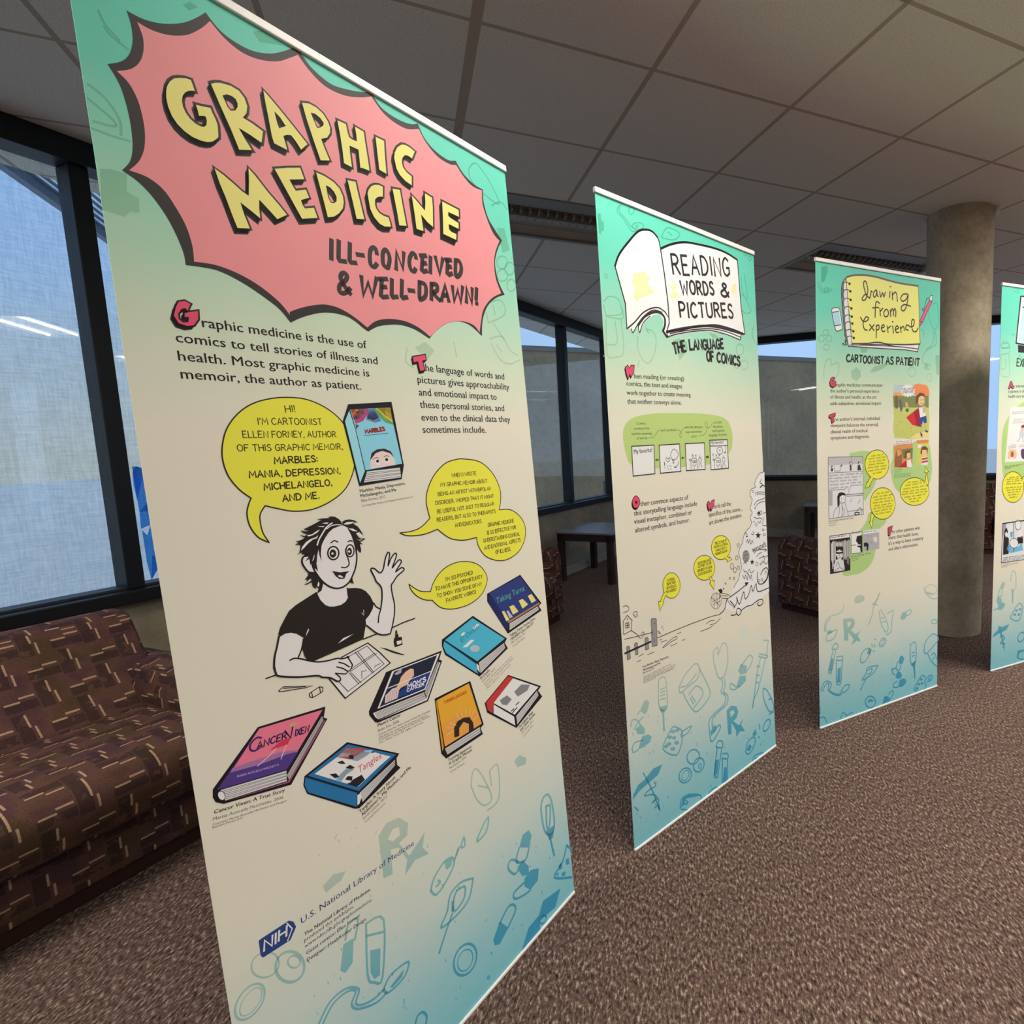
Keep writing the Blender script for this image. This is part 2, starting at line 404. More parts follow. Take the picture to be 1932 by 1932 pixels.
for i, j in FIX_LIT:
    ceiling_light(i, j, True, 'lit recessed ceiling light overhead, out of the picture; some are mirrored in the windows, the rearmost row is added for fill light', 'lit ceiling lights')

# ------------------------------------------------------------------ column
CX, CY, CR = 1.776, 3.684, 0.188
colm = thing('concrete_column', 'round bare concrete column behind the drawing from experience banner', 'column', Matrix.Translation((CX, CY, 0)))
bm = bmesh.new(); add_cyl(bm, (0, 0, 0), (0, 0, CEIL_Z), CR, CR, 96, caps=False)
bm_obj('shaft', bm, COLUMN_CONCRETE, colm, smooth=True)
bm = bmesh.new()
for az in (math.radians(180 - 25.7), math.radians(-25.7)):
    for k in range(7):
        a0, a1 = az + (k - 3.5) * 0.06, az + (k - 2.5) * 0.06
        q = []
        for z in (CEIL_Z - 0.03, CEIL_Z):
            for r in (CR + .002, CR + 0.026):
                for a in (a0, a1): q.append(bm.verts.new((r * math.cos(a), r * math.sin(a), z)))
        for f in ((0, 1, 3, 2), (4, 6, 7, 5), (0, 4, 5, 1), (2, 3, 7, 6), (0, 2, 6, 4), (1, 5, 7, 3)): bm.faces.new([q[i] for i in f])
bm_obj('collar', bm, mat('white_collar', S((236, 230, 220)), 0.5), colm)['label'] = 'white collar at the column top'

# ------------------------------------------------------------------ upholstered seating
def fabric_material():
    m = mat('dash_weave_upholstery', S((90, 60, 50)), 0.9, spec=0.15); t = NT(m)
    uv = t.coords('UV'); sp = t.new('ShaderNodeSeparateXYZ'); t.link(uv, sp.inputs[0])
    c = 0.078
    def cell(sock, off=0.0):
        q = t.math('ADD', t.math('DIVIDE', sock, c), 200.0 + off); fl = t.math('FLOOR', q)
        return fl, t.math('SUBTRACT', t.math('SUBTRACT', q, fl), 0.5)
    iu, fu = cell(sp.outputs[0]); iv, fv = cell(sp.outputs[1])
    par = t.math('MODULO', t.math('ADD', iu, iv), 2.0)
    par2 = t.math('SUBTRACT', 1.0, par)
    # each dash is stepped once in its middle
    stu = t.math('MULTIPLY', t.math('SIGN', fv), 0.07); stv = t.math('MULTIPLY', t.math('SIGN', fu), -0.07)
    du = t.math('ABSOLUTE', t.math('ADD', fu, stu)); dv = t.math('ABSOLUTE', t.math('ADD', fv, stv))
    lu = t.math('LESS_THAN', t.math('ABSOLUTE', fu), 0.46); lv = t.math('LESS_THAN', t.math('ABSOLUTE', fv), 0.46)
    vert = t.math('MULTIPLY', t.math('MULTIPLY', t.math('LESS_THAN', du, 0.034), lv), par)
    hori = t.math('MULTIPLY', t.math('MULTIPLY', t.math('LESS_THAN', dv, 0.034), lu), par2)
    dash = t.math('MAXIMUM', vert, hori)
    n = t.noise(uv, 26, 3, 0.6); n2 = t.noise(uv, 220, 2, 0.6); n3 = t.noise(uv, 9, 2, 0.5)
    base = t.ramp(n3.outputs[0], [(0.36, S((84, 62, 46))), (0.5, S((98, 68, 58))), (0.64, S((84, 56, 58)))])
    bl_v = t.math('MULTIPLY', t.math('LESS_THAN', t.math('ABSOLUTE', t.math('ADD', fu, 0.26)), 0.2), par)
    bl_h = t.math('MULTIPLY', t.math('LESS_THAN', t.math('ABSOLUTE', t.math('ADD', fv, 0.24)), 0.16), par2)
    blot = t.math('MULTIPLY', t.math('MAXIMUM', bl_v, bl_h), t.math('GREATER_THAN', n.outputs[0], 0.42))
    a = t.mix(t.math('MULTIPLY', blot, 0.6), base, S((48, 34, 36)))
    b = t.mix(t.math('MULTIPLY', dash, 0.8), a, S((196, 158, 126)))
    g = t.ramp(n2.outputs[0], [(0.3, (0.72, 0.72, 0.72, 1)), (0.7, (1.12, 1.12, 1.12, 1))])
    x = t.new('ShaderNodeMix'); x.data_type = 'RGBA'; x.blend_type = 'MULTIPLY'; x.inputs[0].default_value = 1.0
    t.link(b, x.inputs[6]); t.link(g, x.inputs[7]); t.link(x.outputs[2], t.b.inputs['Base Color'])
    t.bump(n2.outputs[0], 0.25, 0.003)
    return m
FABRIC = fabric_material()
DARKWOOD = mat('dark_red_wood', S((58, 30, 26)), 0.45)
def catmull(pts, n=6, closed=True):
    out = []; N = len(pts)
    for i in range(N if closed else N - 1):
        p = [Vector(pts[(i + k - 1) % N]) if closed else Vector(pts[min(max(i + k - 1, 0), N - 1)]) for k in range(4)]
        for k in range(n):
            t = k / n
            out.append(0.5 * ((2 * p[1]) + (p[2] - p[0]) * t + (2 * p[0] - 5 * p[1] + 4 * p[2] - p[3]) * t * t + (3 * p[1] - p[0] - 3 * p[2] + p[3]) * t ** 3))
    if not closed: out.append(Vector(pts[-1]))
    return out
def soft_obj(name, bm, parent):
    o = bm_obj(name, bm, FABRIC, parent, None, smooth=True); box_uv(o.data)
    o.data.set_sharp_from_angle(angle=math.radians(42)); return o
def sofa(name, label, cat, mw, W, D=0.78, aw=0.2, zb=0.70, za=0.53, group=None):
    # local: x from the rear (0) to the front (D), y across the seat, z up
    r = thing(name, label, cat, mw, group)
    bm_obj('plinth', box_bm((0.03, 0.03, 0.0), (D - 0.025, W - 0.03, 0.055), 0.004), DARKWOOD, r)
    soft_obj('base', box_bm((0.02, 0.01, 0.05), (D - 0.005, W - 0.01, 0.22), 0.012, 3), r)
    prof = [(0.0, 0.12), (0.0, 0.36), (0.005, zb - 0.14), (0.03, zb - 0.04), (0.10, zb), (0.19, zb - 0.01), (0.235, zb - 0.075), (0.30, zb - 0.2), (0.40, 0.37), (0.43, 0.24), (0.42, 0.13), (0.2, 0.10)]
    bm = bmesh.new(); add_prism(bm, [tuple(p) for p in catmull(prof, 5)], 'y', aw * 0.55, W - aw * 0.55)
    es = [e for e in bm.edges if abs(e.verts[0].co.y - e.verts[1].co.y) < 1e-6]
    bmesh.ops.bevel(bm, geom=es, offset=0.022, segments=3, profile=0.5, affect='EDGES')
    soft_obj('backrest', bm, r)
    prof = [(0.36, 0.22), (0.36, 0.375), (D - 0.12, 0.405), (D + 0.03, 0.395), (D + 0.085, 0.35), (D + 0.085, 0.27), (D + 0.05, 0.215), (D - 0.1, 0.205)]
    bm = bmesh.new(); add_prism(bm, [tuple(p) for p in catmull(prof, 5)], 'y', aw + 0.004, W - aw - 0.004)
    es = [e for e in bm.edges if abs(e.verts[0].co.y - e.verts[1].co.y) < 1e-6]
    bmesh.ops.bevel(bm, geom=es, offset=0.02, segments=3, profile=0.5, affect='EDGES')
    soft_obj('seat_cushion', bm, r)
    for y0, y1 in ((0.0, aw), (W - aw, W)):
        prof = [(y0, 0.06), (y0, 0.3), (y0 - 0.0, za - 0.08), (y0 + 0.03, za - 0.02), ((y0 + y1) / 2, za), (y1 - 0.03, za - 0.02), (y1, za - 0.08), (y1, 0.3), (y1, 0.06)]
        bm = bmesh.new(); add_prism(bm, prof, 'x', 0.06, D)
        es = [e for e in bm.edges if abs(e.verts[0].co.x - e.verts[1].co.x) < 1e-6 and (e.verts[0].co.z > .07 or e.verts[1].co.z > .07)]
        bmesh.ops.bevel(bm, geom=es, offset=0.03, segments=3, profile=0.5, affect='EDGES')
        soft_obj('arm', bm, r)
    return r
def place(M, x, y, rz=0.0): return M @ Matrix.Translation((x, y, 0)) @ Matrix.Rotation(rz, 4, 'Z')
SG = 'sofas and armchairs in brown dashed fabric'
sofa('sofa', 'large brown dash-patterned sofa under the left window, nearest the camera', 'sofa', place(MA, -2.92, -0.42), 1.75, group=SG)
sofa('sofa', 'dash-patterned sofa against the left wall, its arm showing between the first two banners', 'sofa', place(MA, -3.04, 1.85), 1.68, D=0.745, za=0.56, group=SG)
q0 = at_z(1465, 1148, 0); q1 = at_z(1542, 1168, 0); dd = q1 - q0
ang = math.atan2(-dd.y, -dd.x)              # the armchair faces left, away from the banners
f0 = Matrix.Translation((q0.x, q0.y, 0)) @ Matrix.Rotation(ang, 4, 'Z') @ Matrix.Translation((-0.80, -0.84, 0))
sofa('armchair', 'dark dash-patterned armchair turned sideways between the second and third banners', 'armchair', f0, 0.84, D=0.8, za=0.565, zb=0.7, group=SG)
sofa('sofa', 'dash-patterned sofa under the far window, in the sliver between column and fourth banner', 'sofa', place(MB_, 2.45, 7.50, -math.pi / 2) @ Matrix.Translation((0, -1.55, 0)), 1.55, D=0.72, za=0.58, zb=0.72, group=SG)

# ------------------------------------------------------------------ tables
TABLETOP = mat('grey_laminate_top', S((120, 116, 116)), 0.35)
TABLEWOOD = mat('dark_table_wood', S((44, 28, 26)), 0.5)
def side_table(label, mw, wx, wy, h, group):
    t = thing('side_table', label, 'table', mw, group)
    bm_obj('tabletop', box_bm((0, 0, h - 0.018), (wx, wy, h), 0.003), TABLETOP, t)
    bm = bmesh.new()
    for lo, hi in (((.012, .012), (wx - .012, .04)), ((.012, wy - .04), (wx - .012, wy - .012)), ((.012, .04), (.04, wy - .04)), ((wx - .04, .04), (wx - .012, wy - .04))):
        add_box(bm, (lo[0], lo[1], h - 0.085), (hi[0], hi[1], h - 0.018))
    bm_obj('apron', bm, TABLEWOOD, t)
    for x in (.012, wx - .067):
        for y in (.012, wy - .067): bm_obj('leg', box_bm((x, y, 0), (x + .055, y + .055, h - 0.03), 0.003), TABLEWOOD, t)
    return t
TG = 'dark wooden side tables'
side_table('dark wooden side table with a grey top against the left wall, beyond the first banner', place(MA, -3.02, 4.54), 0.6, 0.68, 0.478, TG)
side_table('dark side table by the back wall, partly hidden by the third banner', place(MB_, -0.90, 6.86), 0.6, 0.62, 0.50, TG)
# power outlets on the skirting, seen under the tables
OUT = mat('dark_outlet_plate', S((46, 36, 34)), 0.5)
def outlet(label, mw):
    t = thing('outlet_box', label, 'outlet', mw)
    bm_obj('box_cover', box_bm((0, 0, 0), (0.012, 0.12, 0.1), 0.003), OUT, t)
    bm_obj('socket', box_bm((0.012, 0.03, 0.03), (0.016, 0.09, 0.07), 0.002), BLACK_METAL, t)
outlet('small dark outlet cover on the left wall kerb, under the side table', place(MA, -3.05, 5.62) @ Matrix.Translation((0, 0, 0.005)))
# ------------------------------------------------------------------ banners
# x, y of the lower left corner, yaw, height, backward lean (all from the photograph's perspective)
BN = [(-0.692, 0.771, 1.107, 1.977, 0.043), (-0.166, 1.658, 0.833, 1.993, 0.035), (0.596, 2.388, 0.521, 2.006, 0.017), (1.653, 2.951, 0.440, 2.023, 0.007)]
BW_ = 0.798
def banner_matrix(k):
    x, y, a, H, l = BN[k]
    dx = Vector((math.cos(a), math.sin(a), 0)); nb = Vector((-math.sin(a), math.cos(a), 0))
    up = Vector((0, 0, 1)) * math.cos(l) + nb * math.sin(l); back = up.cross(dx)
    return Matrix(((dx.x, back.x, up.x, x), (dx.y, back.y, up.y, y), (dx.z, back.z, up.z, 0), (0, 0, 0, 1)))
BM = [banner_matrix(k) for k in range(4)]
def on_banner(k, u, v):                      # picture point -> (across, up) on the banner's own sheet
    M = BM[k]; n = M.to_3x3() @ Vector((0, 1, 0)); r = pixel_ray(u, v)
    t = (M.translation - CAM).dot(n) / r.dot(n)
    p = M.inverted() @ (CAM + r * t)
    return (p.x, p.z)
def print_material(name, stops, speck=0.04):
    m = mat(name, (1, 1, 1, 1), 0.5, spec=0.25); t = NT(m); c = t.coords('UV')
    sp = t.new('ShaderNodeSeparateXYZ'); t.link(c, sp.inputs[0])
    n = t.noise(c, 5.0, 3, 0.6)
    z = t.math('ADD', t.math('DIVIDE', sp.outputs[1], 2.0), t.math('MULTIPLY', t.math('SUBTRACT', n.outputs[0], 0.5), speck))
    t.link(t.ramp(z, stops), t.b.inputs['Base Color'])
    return m
TEAL, MINT, CREAM, ICE = S((104, 222, 198)), S((216, 232, 206)), S((240, 236, 218)), S((216, 230, 222))
SHEET = print_material('printed_banner_sheet', [(0.0, S((132, 206, 220))), (0.07, S((162, 214, 222))), (0.17, ICE), (0.28, CREAM), (0.66, CREAM), (0.735, MINT), (0.82, S((164, 222, 196))), (0.90, S((112, 216, 192))), (1.0, S((100, 214, 190)))])
RAIL = mat('white_aluminium_rail', S((244, 240, 236)), 0.35, 0.0, 0.5)
POLE = mat('grey_pole', S((150, 150, 150)), 0.4, 0.6)
OUTL = [
    [(437.5, 1932), (416, 1800), (360, 1453), (289, 1020), (230, 640), (180, 300), (133.5, 0)],
    None, None, None]
CORN = [(None, (1084.6, 1693), (951.2, 313), None),
        ((1197.3, 1603.8), (1464, 1411.7), (1421.3, 474.2), (1121.7, 352)),
        ((1546.8, 1376.4), (1768, 1293.3), (1773.9, 525.5), (1538.4, 485.2)), None]
def sheet_outline(k):
    H = BN[k][3]
    if k == 0:
        L = [on_banner(0, *p) for p in OUTL[0]]
        (a0, b0), (a1, b1) = L[0], L[1]; a = a0 + (a0 - a1) * (b0 / (b1 - b0)) if b0 > 0 else a0
        (c0, d0), (c1, d1) = L[-1], L[-2]; c = c0 + (c0 - c1) * (H - d0) / (d0 - d1)
        br, tr = on_banner(0, 1084.6, 1693), on_banner(0, 951.2, 313)
        tl = (c, H)
        return [(a, 0.0), (br[0], max(br[1], 0.0)), tr, tl] , [(a, 0.0)] + L + [tl]
    if CORN[k] is None:
        bl, tl = on_banner(3, 1868.7, 1267), on_banner(3, 1890.6, 532.7)
        return [bl, (bl[0] + BW_, 0), (tl[0] + BW_, tl[1]), tl], [bl, tl]
    q = [on_banner(k, *p) for p in CORN[k]]
    return q, [q[0], q[3]]
BLAB = ['tall pop-art banner titled GRAPHIC MEDICINE on a red burst, nearest the camera',
        'banner titled READING WORDS & PICTURES on an open book, second from the left',
        'banner titled drawing from experience on a yellow notebook, in front of the column',
        'banner at the right picture edge, cut off, with a white framed tablet drawing']
ROOT, PANEL, QUAD = [], [], []
def add_quad_strip_uv(me):
    uv = me.uv_layers.new(name='UVMap')
    for p in me.polygons:
        for li in p.loop_indices:
            c = me.vertices[me.loops[li].vertex_index].co; uv.data[li].uv = (c.x, c.z)
for k in range(4):
    r = thing('standing_banner', BLAB[k], 'banner', BM[k], 'roll-up exhibition banners')
    q, left = sheet_outline(k); QUAD.append(q)
    z0 = 0.006; th = 0.0012; rail = 0.0155
    (xa, za_), (xb, zb_), (xc, zc), (xd, zd) = q
    lf = [p for p in left]
    ring = [(p[0], max(p[1], z0)) for p in lf]
    ring[-1] = (ring[-1][0], ring[-1][1] - rail * 0.6)
    ring = ring + [(xc, zc - rail * 0.6), (xb, max(zb_, z0))]
    bm = bmesh.new(); add_prism(bm, ring, 'y', 0.0, th)
    bmesh.ops.triangulate(bm, faces=[f for f in bm.faces if len(f.verts) > 4])
    o = bm_obj('printed_sheet', bm, SHEET, r); add_quad_strip_uv(o.data); PANEL.append(o)
    def bar(name, p, s, zlo, zhi, y0, y1, material):
        bm = bmesh.new()
        for x, z, e in ((p[0], p[1], -1), (s[0], s[1], 1)): pass
        vs = []
        for (x, z) in (p, s):
            for (y, dz) in ((y0, zlo), (y1, zlo), (y1, zhi), (y0, zhi)): vs.append(bm.verts.new((x, y, z + dz)))
        bm.faces.new(vs[0:4]); bm.faces.new(list(reversed(vs[4:8])))
        for i in range(4): bm.faces.new((vs[i], vs[4 + i], vs[4 + (i + 1) % 4], vs[(i + 1) % 4]))
        bmesh.ops.recalc_face_normals(bm, faces=bm.faces)
        es = [e for e in bm.edges]
        bmesh.ops.bevel(bm, geom=es, offset=0.002, segments=2, profile=0.5, affect='EDGES')
        return bm_obj(name, bm, material, r)
    bar('top_rail', (xd - .002, zd), (xc + .002, zc), -rail, 0.0, -0.005, 0.007, RAIL)
    bm = bmesh.new()
    bar('bottom_rail', (xa, 0.0), (xb, 0.0), 0.001, 0.009, -0.004, 0.006, RAIL)
    bm = bmesh.new(); add_cyl(bm, (BW_ / 2, 0.024, 0.012), (BW_ / 2, 0.012, zc - 0.02), 0.007, 0.007, 12)
    bm_obj('support_pole', bm, POLE, r)
    bm_obj('foot', box_bm((BW_ / 2 - .03, 0.008, 0.0), (BW_ / 2 + .03, 0.22, 0.012), 0.003), POLE, r)
# ------------------------------------------------------------------ flat printing on the banner sheets
EPS = 0.00011
def lin(c): return S(c)[:3]
WHITE_UNDER_LAMPS = (0.80, 0.715, 0.62)
INKS = {}
def ink(c):                                 # ink colour from the printed tone as it reads under the warm ceiling lights
    if c not in INKS:
        l = lin(c); a = tuple(min(0.92, l[i] / WHITE_UNDER_LAMPS[i]) for i in range(3))
        INKS[c] = mat('print_ink_%02x%02x%02x' % c, a + (1,), 0.5, spec=0.25)
    return INKS[c]
K = (44, 36, 34)
PATTERN = None
def pattern_ink():
    global PATTERN
    if PATTERN is None:
        PATTERN = mat('pattern_ink', (1, 1, 1, 1), 0.5, spec=0.25); t = NT(PATTERN)
        c = t.coords('UV'); sp = t.new('ShaderNodeSeparateXYZ'); t.link(c, sp.inputs[0])
        t.link(t.ramp(t.math('DIVIDE', sp.outputs[1], 2.0), [(0.02, S((66, 160, 200))), (0.10, S((84, 170, 200))), (0.18, S((140, 198, 202))), (0.29, S((208, 216, 196))), (0.62, S((214, 214, 188))), (0.74, S((186, 214, 184))), (0.84, S((126, 196, 164))), (0.95, S((82, 184, 152)))]), t.b.inputs['Base Color'])
    return PATTERN
def T(ox, oy, k):                           # a tracing frame: strings of points -> picture points
    def f(s, smooth=False, closed=True, n=5):
        pts = [tuple(float(q) for q in p.split(',')) for p in s.split()]
        if smooth: pts = [tuple(p) for p in catmull(pts, n, closed)]
        return [(ox + x * k, oy + y * k) for x, y in pts]
    f.k = k
    return f
def arcs(s, tr, n=5):                       # spiky outline: smooth arcs joined at corners, corners given by |
    out = []; segs = [q.split() for q in s.split('|')]
    first = segs[0][0]
    for i, q in enumerate(segs):
        nxt = segs[(i + 1) % len(segs)][0]
        pts = tr(' '.join(q + [nxt]), True, False, n)
        out += pts[:-1]
    return out
# one-line hand lettering, cap height 1: width, strokes (~ = curved)
GL = {
 'A': (.62, '0,0 .3,1 .62,0|.12,.36 .52,.36'), 'B': (.55, '0,0 .02,1|~.02,1 .36,.98 .46,.78 .3,.56 .02,.53|~.02,.53 .4,.52 .54,.28 .38,.03 0,0'),
 'C': (.56, '~.54,.86 .34,1 .1,.82 0,.48 .1,.14 .32,0 .56,.14'), 'D': (.58, '0,0 .02,1|~.02,1 .34,.95 .56,.62 .52,.26 .3,.03 0,0'),
 'E': (.5, '.48,1 0,1 0,0 .5,0|0,.52 .4,.52'), 'F': (.48, '.48,1 0,1 0,0|0,.52 .4,.52'), 'G': (.6, '~.56,.84 .34,1 .1,.84 0,.48 .1,.12 .34,0 .58,.16|.58,.1 .58,.44 .34,.44'),
 'H': (.56, '0,0 0,1|.56,0 .56,1|0,.5 .56,.5'), 'I': (.06, '.03,0 .03,1'), 'J': (.42, '~.4,1 .41,.3 .3,.04 .1,.02 0,.2'), 'K': (.56, '0,0 0,1|.52,1 .02,.46|.16,.58 .56,0'),
 'L': (.46, '0,1 0,0 .46,0'), 'M': (.72, '0,0 .06,1 .36,.34 .66,1 .72,0'), 'N': (.58, '0,0 .02,1 .56,0 .58,1'), 'O': (.64, '~.32,1 .1,.86 0,.5 .1,.14 .32,0 .54,.14 .64,.5 .54,.86 .32,1'),
 'P': (.52, '0,0 0,1|~0,1 .36,.98 .52,.76 .38,.5 0,.46'), 'Q': (.66, '~.32,1 .1,.86 0,.5 .1,.14 .32,0 .54,.14 .64,.5 .54,.86 .32,1|.4,.26 .66,-.04'), 'R': (.56, '0,0 0,1|~0,1 .36,.98 .5,.76 .36,.54 0,.5|.22,.5 .56,0'),
 'S': (.5, '~.46,.86 .3,1 .08,.9 .06,.66 .3,.5 .48,.3 .42,.06 .2,0 0,.12'), 'T': (.56, '0,1 .56,1|.28,1 .28,0'), 'U': (.56, '~0,1 0,.32 .1,.06 .28,0 .46,.06 .56,.32 .56,1'), 'V': (.58, '0,1 .3,0 .58,1'),
 'W': (.84, '0,1 .2,0 .42,.72 .64,0 .84,1'), 'X': (.54, '0,0 .54,1|0,1 .54,0'), 'Y': (.54, '0,1 .28,.48 .54,1|.28,.48 .27,0'), 'Z': (.52, '0,1 .5,1 0,0 .52,0'),
 '&': (.62, '~.6,.06 .34,.5 .14,.82 .26,1 .42,.86 .3,.58 .06,.34 .06,.1 .26,0 .46,.12 .6,.42'), '.': (.06, '.03,0 .03,.09'), ',': (.1, '.07,.08 .02,-.14'), "'": (.06, '.04,1 .02,.76'), ':': (.06, '.03,.1 .03,.2|.03,.56 .03,.66'),
 '!': (.06, '.04,1 .03,.3|.03,0 .03,.09'), '-': (.34, '0,.5 .34,.5'), '+': (.5, '0,.42 .5,.42|.25,.17 .25,.67'), '=': (.5, '0,.56 .5,.56|0,.32 .5,.32'), '?': (.4, '~0,.84 .18,1 .38,.84 .3,.58 .18,.4 .18,.26|.18,0 .18,.08'),
 '(': (.2, '~.2,1.05 .04,.7 .04,.3 .2,-.1'), ')': (.2, '~0,1.05 .16,.7 .16,.3 0,-.1'), '"': (.16, '.03,1 .02,.78|.14,1 .13,.78'),
}
FONT_JOBS = []
class Print:
    def __init__(s, k, name, base=1, label=None):
        s.k, s.name, s.base, s.label = k, name, base, label
        s.faces = []
    def loc(s, p): return on_banner(s.k, p[0], p[1])
    def unit(s, p):                         # metres per vertical picture point near p
        a, b = s.loc(p), s.loc((p[0], p[1] + 1.0)); return abs(a[1] - b[1])
    def tri(s, pts, layer, m):
        s.faces.append((pts, layer, m))
    def fill(s, pts, color, layer=0, holes=(), m=None):
        m = m or ink(color)
        loops = [[Vector((*s.loc(p), 0)) for p in pts]] + [[Vector((*s.loc(p), 0)) for p in h] for h in holes]
        flat = [v for l in loops for v in l]
        for t in tessellate_polygon(loops): s.tri([(flat[i].x, flat[i].y) for i in t], layer, m)
        return s
    def ribbon(s, L, w, layer, m, closed=False):
        n = len(L); q = []
        for a in L:                          # drop repeated points
            if not q or (a[0] - q[-1][0]) ** 2 + (a[1] - q[-1][1]) ** 2 > 1e-10: q.append(a)
        L = q; n = len(L)
        if n < 2: return
        if closed and (L[0][0] - L[-1][0]) ** 2 + (L[0][1] - L[-1][1]) ** 2 < 1e-10: L = L[:-1]; n -= 1
        A, B = [], []
        for i in range(n):
            p = Vector(L[i]); a = Vector(L[(i - 1) % n]) if (closed or i) else None; b = Vector(L[(i + 1) % n]) if (closed or i < n - 1) else None
            d1 = (p - a).normalized() if a is not None else None; d2 = (b - p).normalized() if b is not None else None
            if d1 is None: nn = Vector((-d2.y, d2.x)); sc = 1.0; p = p - d2 * w * .25
            elif d2 is None: nn = Vector((-d1.y, d1.x)); sc = 1.0; p = p + d1 * w * .25
            else:
                t = d1 + d2
                if t.length < 1e-4: t = d2
                t.normalize(); nn = Vector((-t.y, t.x)); sc = min(1.6, 1.0 / max(0.3, abs(nn.dot(Vector((-d2.y, d2.x))))))
            A.append(p + nn * (w / 2 * sc)); B.append(p - nn * (w / 2 * sc))
        for i in range(n if closed else n - 1):
            j = (i + 1) % n
            s.tri([tuple(A[i]), tuple(B[i]), tuple(B[j]), tuple(A[j])], layer, m)
    def stroke(s, pts, width, color, layer=0, closed=False, m=None):
        u = s.unit(pts[len(pts) // 2]); s.ribbon([s.loc(p) for p in pts], width * u, layer, m or ink(color), closed); return s
    def lines(s, tr, text, width, color, layer=0, smooth=True, m=None):
        for q in text.split('|'):
            q = q.strip(); pts = tr(q, smooth and len(q.split()) > 2, False, 4); s.stroke(pts, width, color, layer, m=m)
        return s
    def ellipse(s, tr, c, rx, ry, color, layer=0, width=None, rot=0.0, m=None, n=22):
        pts = []
        for i in range(n):
            a = 2 * math.pi * i / n; x, y = rx * math.cos(a), ry * math.sin(a)
            pts.append('%f,%f' % (c[0] + x * math.cos(rot) - y * math.sin(rot), c[1] + x * math.sin(rot) + y * math.cos(rot)))
        P = tr(' '.join(pts))
        return s.fill(P, color, layer, m=m) if width is None else s.stroke(P, width, color, layer, True, m=m)
    def hand(s, text, p0, p1, cap, width, color=K, layer=0, slant=0.0, gap=.2, m=None):
        # hand lettering along p0 -> p1 (picture points), cap and pen width in picture points
        a, b = Vector(s.loc(p0)), Vector(s.loc(p1)); u = s.unit(p0); h = cap * u; w = width * u
        W = 0.0; pos = []
        for ch in text:
            pos.append(W); W += (.34 if ch == ' ' else GL.get(ch, (.4, ''))[0] + gap)
        W -= gap; ex = (b - a) / W; d = (b - a).normalized(); ey = Vector((-d.y, d.x)) * h
        rnd = random.Random(len(text) * 7 + int(p0[0]))
        for ch, x in zip(text, pos):
            if ch not in GL: continue
            jy = (rnd.random() - .5) * .06; js = (rnd.random() - .5) * .05
            for q in GL[ch][1].split('|'):
                sm = q.startswith('~'); P = [tuple(float(z) for z in c.split(',')) for c in q.lstrip('~').split()]
                if sm: P = [tuple(v) for v in catmull(P, 4, False)]
                s.ribbon([tuple(a + ex * (x + px + (slant + js) * py) + ey * (py + jy)) for px, py in P], w, layer, m or ink(color))
        return s
    def type(s, text, p0, p1, size, color=K, layer=0, bold=0.0, m=None, shear=0.0):
        # printed type along the baseline p0 -> p1; size = em in picture points
        FONT_JOBS.append((s, text, Vector(s.loc(p0)), Vector(s.loc(p1)), size * s.unit(p0), m or ink(color), layer, bold, shear)); return s
PRINTS = []
def P(k, name, base=1, label=None):
    p = Print(k, name, base, label); PRINTS.append(p); return p
def finish_prints():
    objs = []
    for job in FONT_JOBS:
        c = bpy.data.curves.new('type', 'FONT'); c.body = job[1]; c.size = 1.0; c.resolution_u = 2; c.fill_mode = 'FRONT'; c.shear = job[8]
        o = bpy.data.objects.new('type', c); COL.objects.link(o); objs.append(o)
    dg = bpy.context.evaluated_depsgraph_get(); dg.update()
    for o, (s, text, a, b, em, m, layer, bold, sh) in zip(objs, FONT_JOBS):
        me = o.evaluated_get(dg).to_mesh()
        if len(me.vertices) == 0: continue
        xs = [v.co.x for v in me.vertices]; x0, x1 = min(xs), max(xs)
        d = (b - a); ex = d / (x1 - x0); dn = d.normalized(); ey = Vector((-dn.y, dn.x)) * em
        co = [a + ex * (v.co.x - x0) + ey * v.co.y for v in me.vertices]
        for sh_ in ((-bold, bold) if bold else (0,)):
            o_ = dn * (em * sh_)
            for p in me.polygons: s.tri([tuple(co[i] + o_) for i in p.vertices], layer, m)
        o.evaluated_get(dg).to_mesh_clear()
    for o in objs:
        c = o.data; bpy.data.objects.remove(o); bpy.data.curves.remove(c)
    for s in PRINTS:
        H = BN[s.k][3]
        vs, fs, mi, ms = [], [], [], []
        for pts, layer, m in s.faces:
            if m not in ms: ms.append(m)
            i0 = len(vs); y = -EPS * (s.base + layer)
            ar = sum(pts[i][0] * pts[(i + 1) % len(pts)][1] - pts[(i + 1) % len(pts)][0] * pts[i][1] for i in range(len(pts)))
            if ar < 0: pts = pts[::-1]
            vs += [(p[0], y, p[1]) for p in pts]; fs.append(list(range(i0, i0 + len(pts)))); mi.append(ms.index(m))
        if not fs: continue
        me = bpy.data.meshes.new(s.name); me.from_pydata(vs, [], fs)
        for m in ms: me.materials.append(m)
        me.polygons.foreach_set('material_index', mi)
        add_quad_strip_uv(me)
        o = link_obj(s.name, me, PANEL[s.k])
        if s.label: o['label'] = s.label
def paragraph(k, name, lines, size, bold, color=K, base=2):
    p = P(k, name, base)
    for t, a, b in lines: p.type(t, a, b, size, color, 0, bold)
    return p
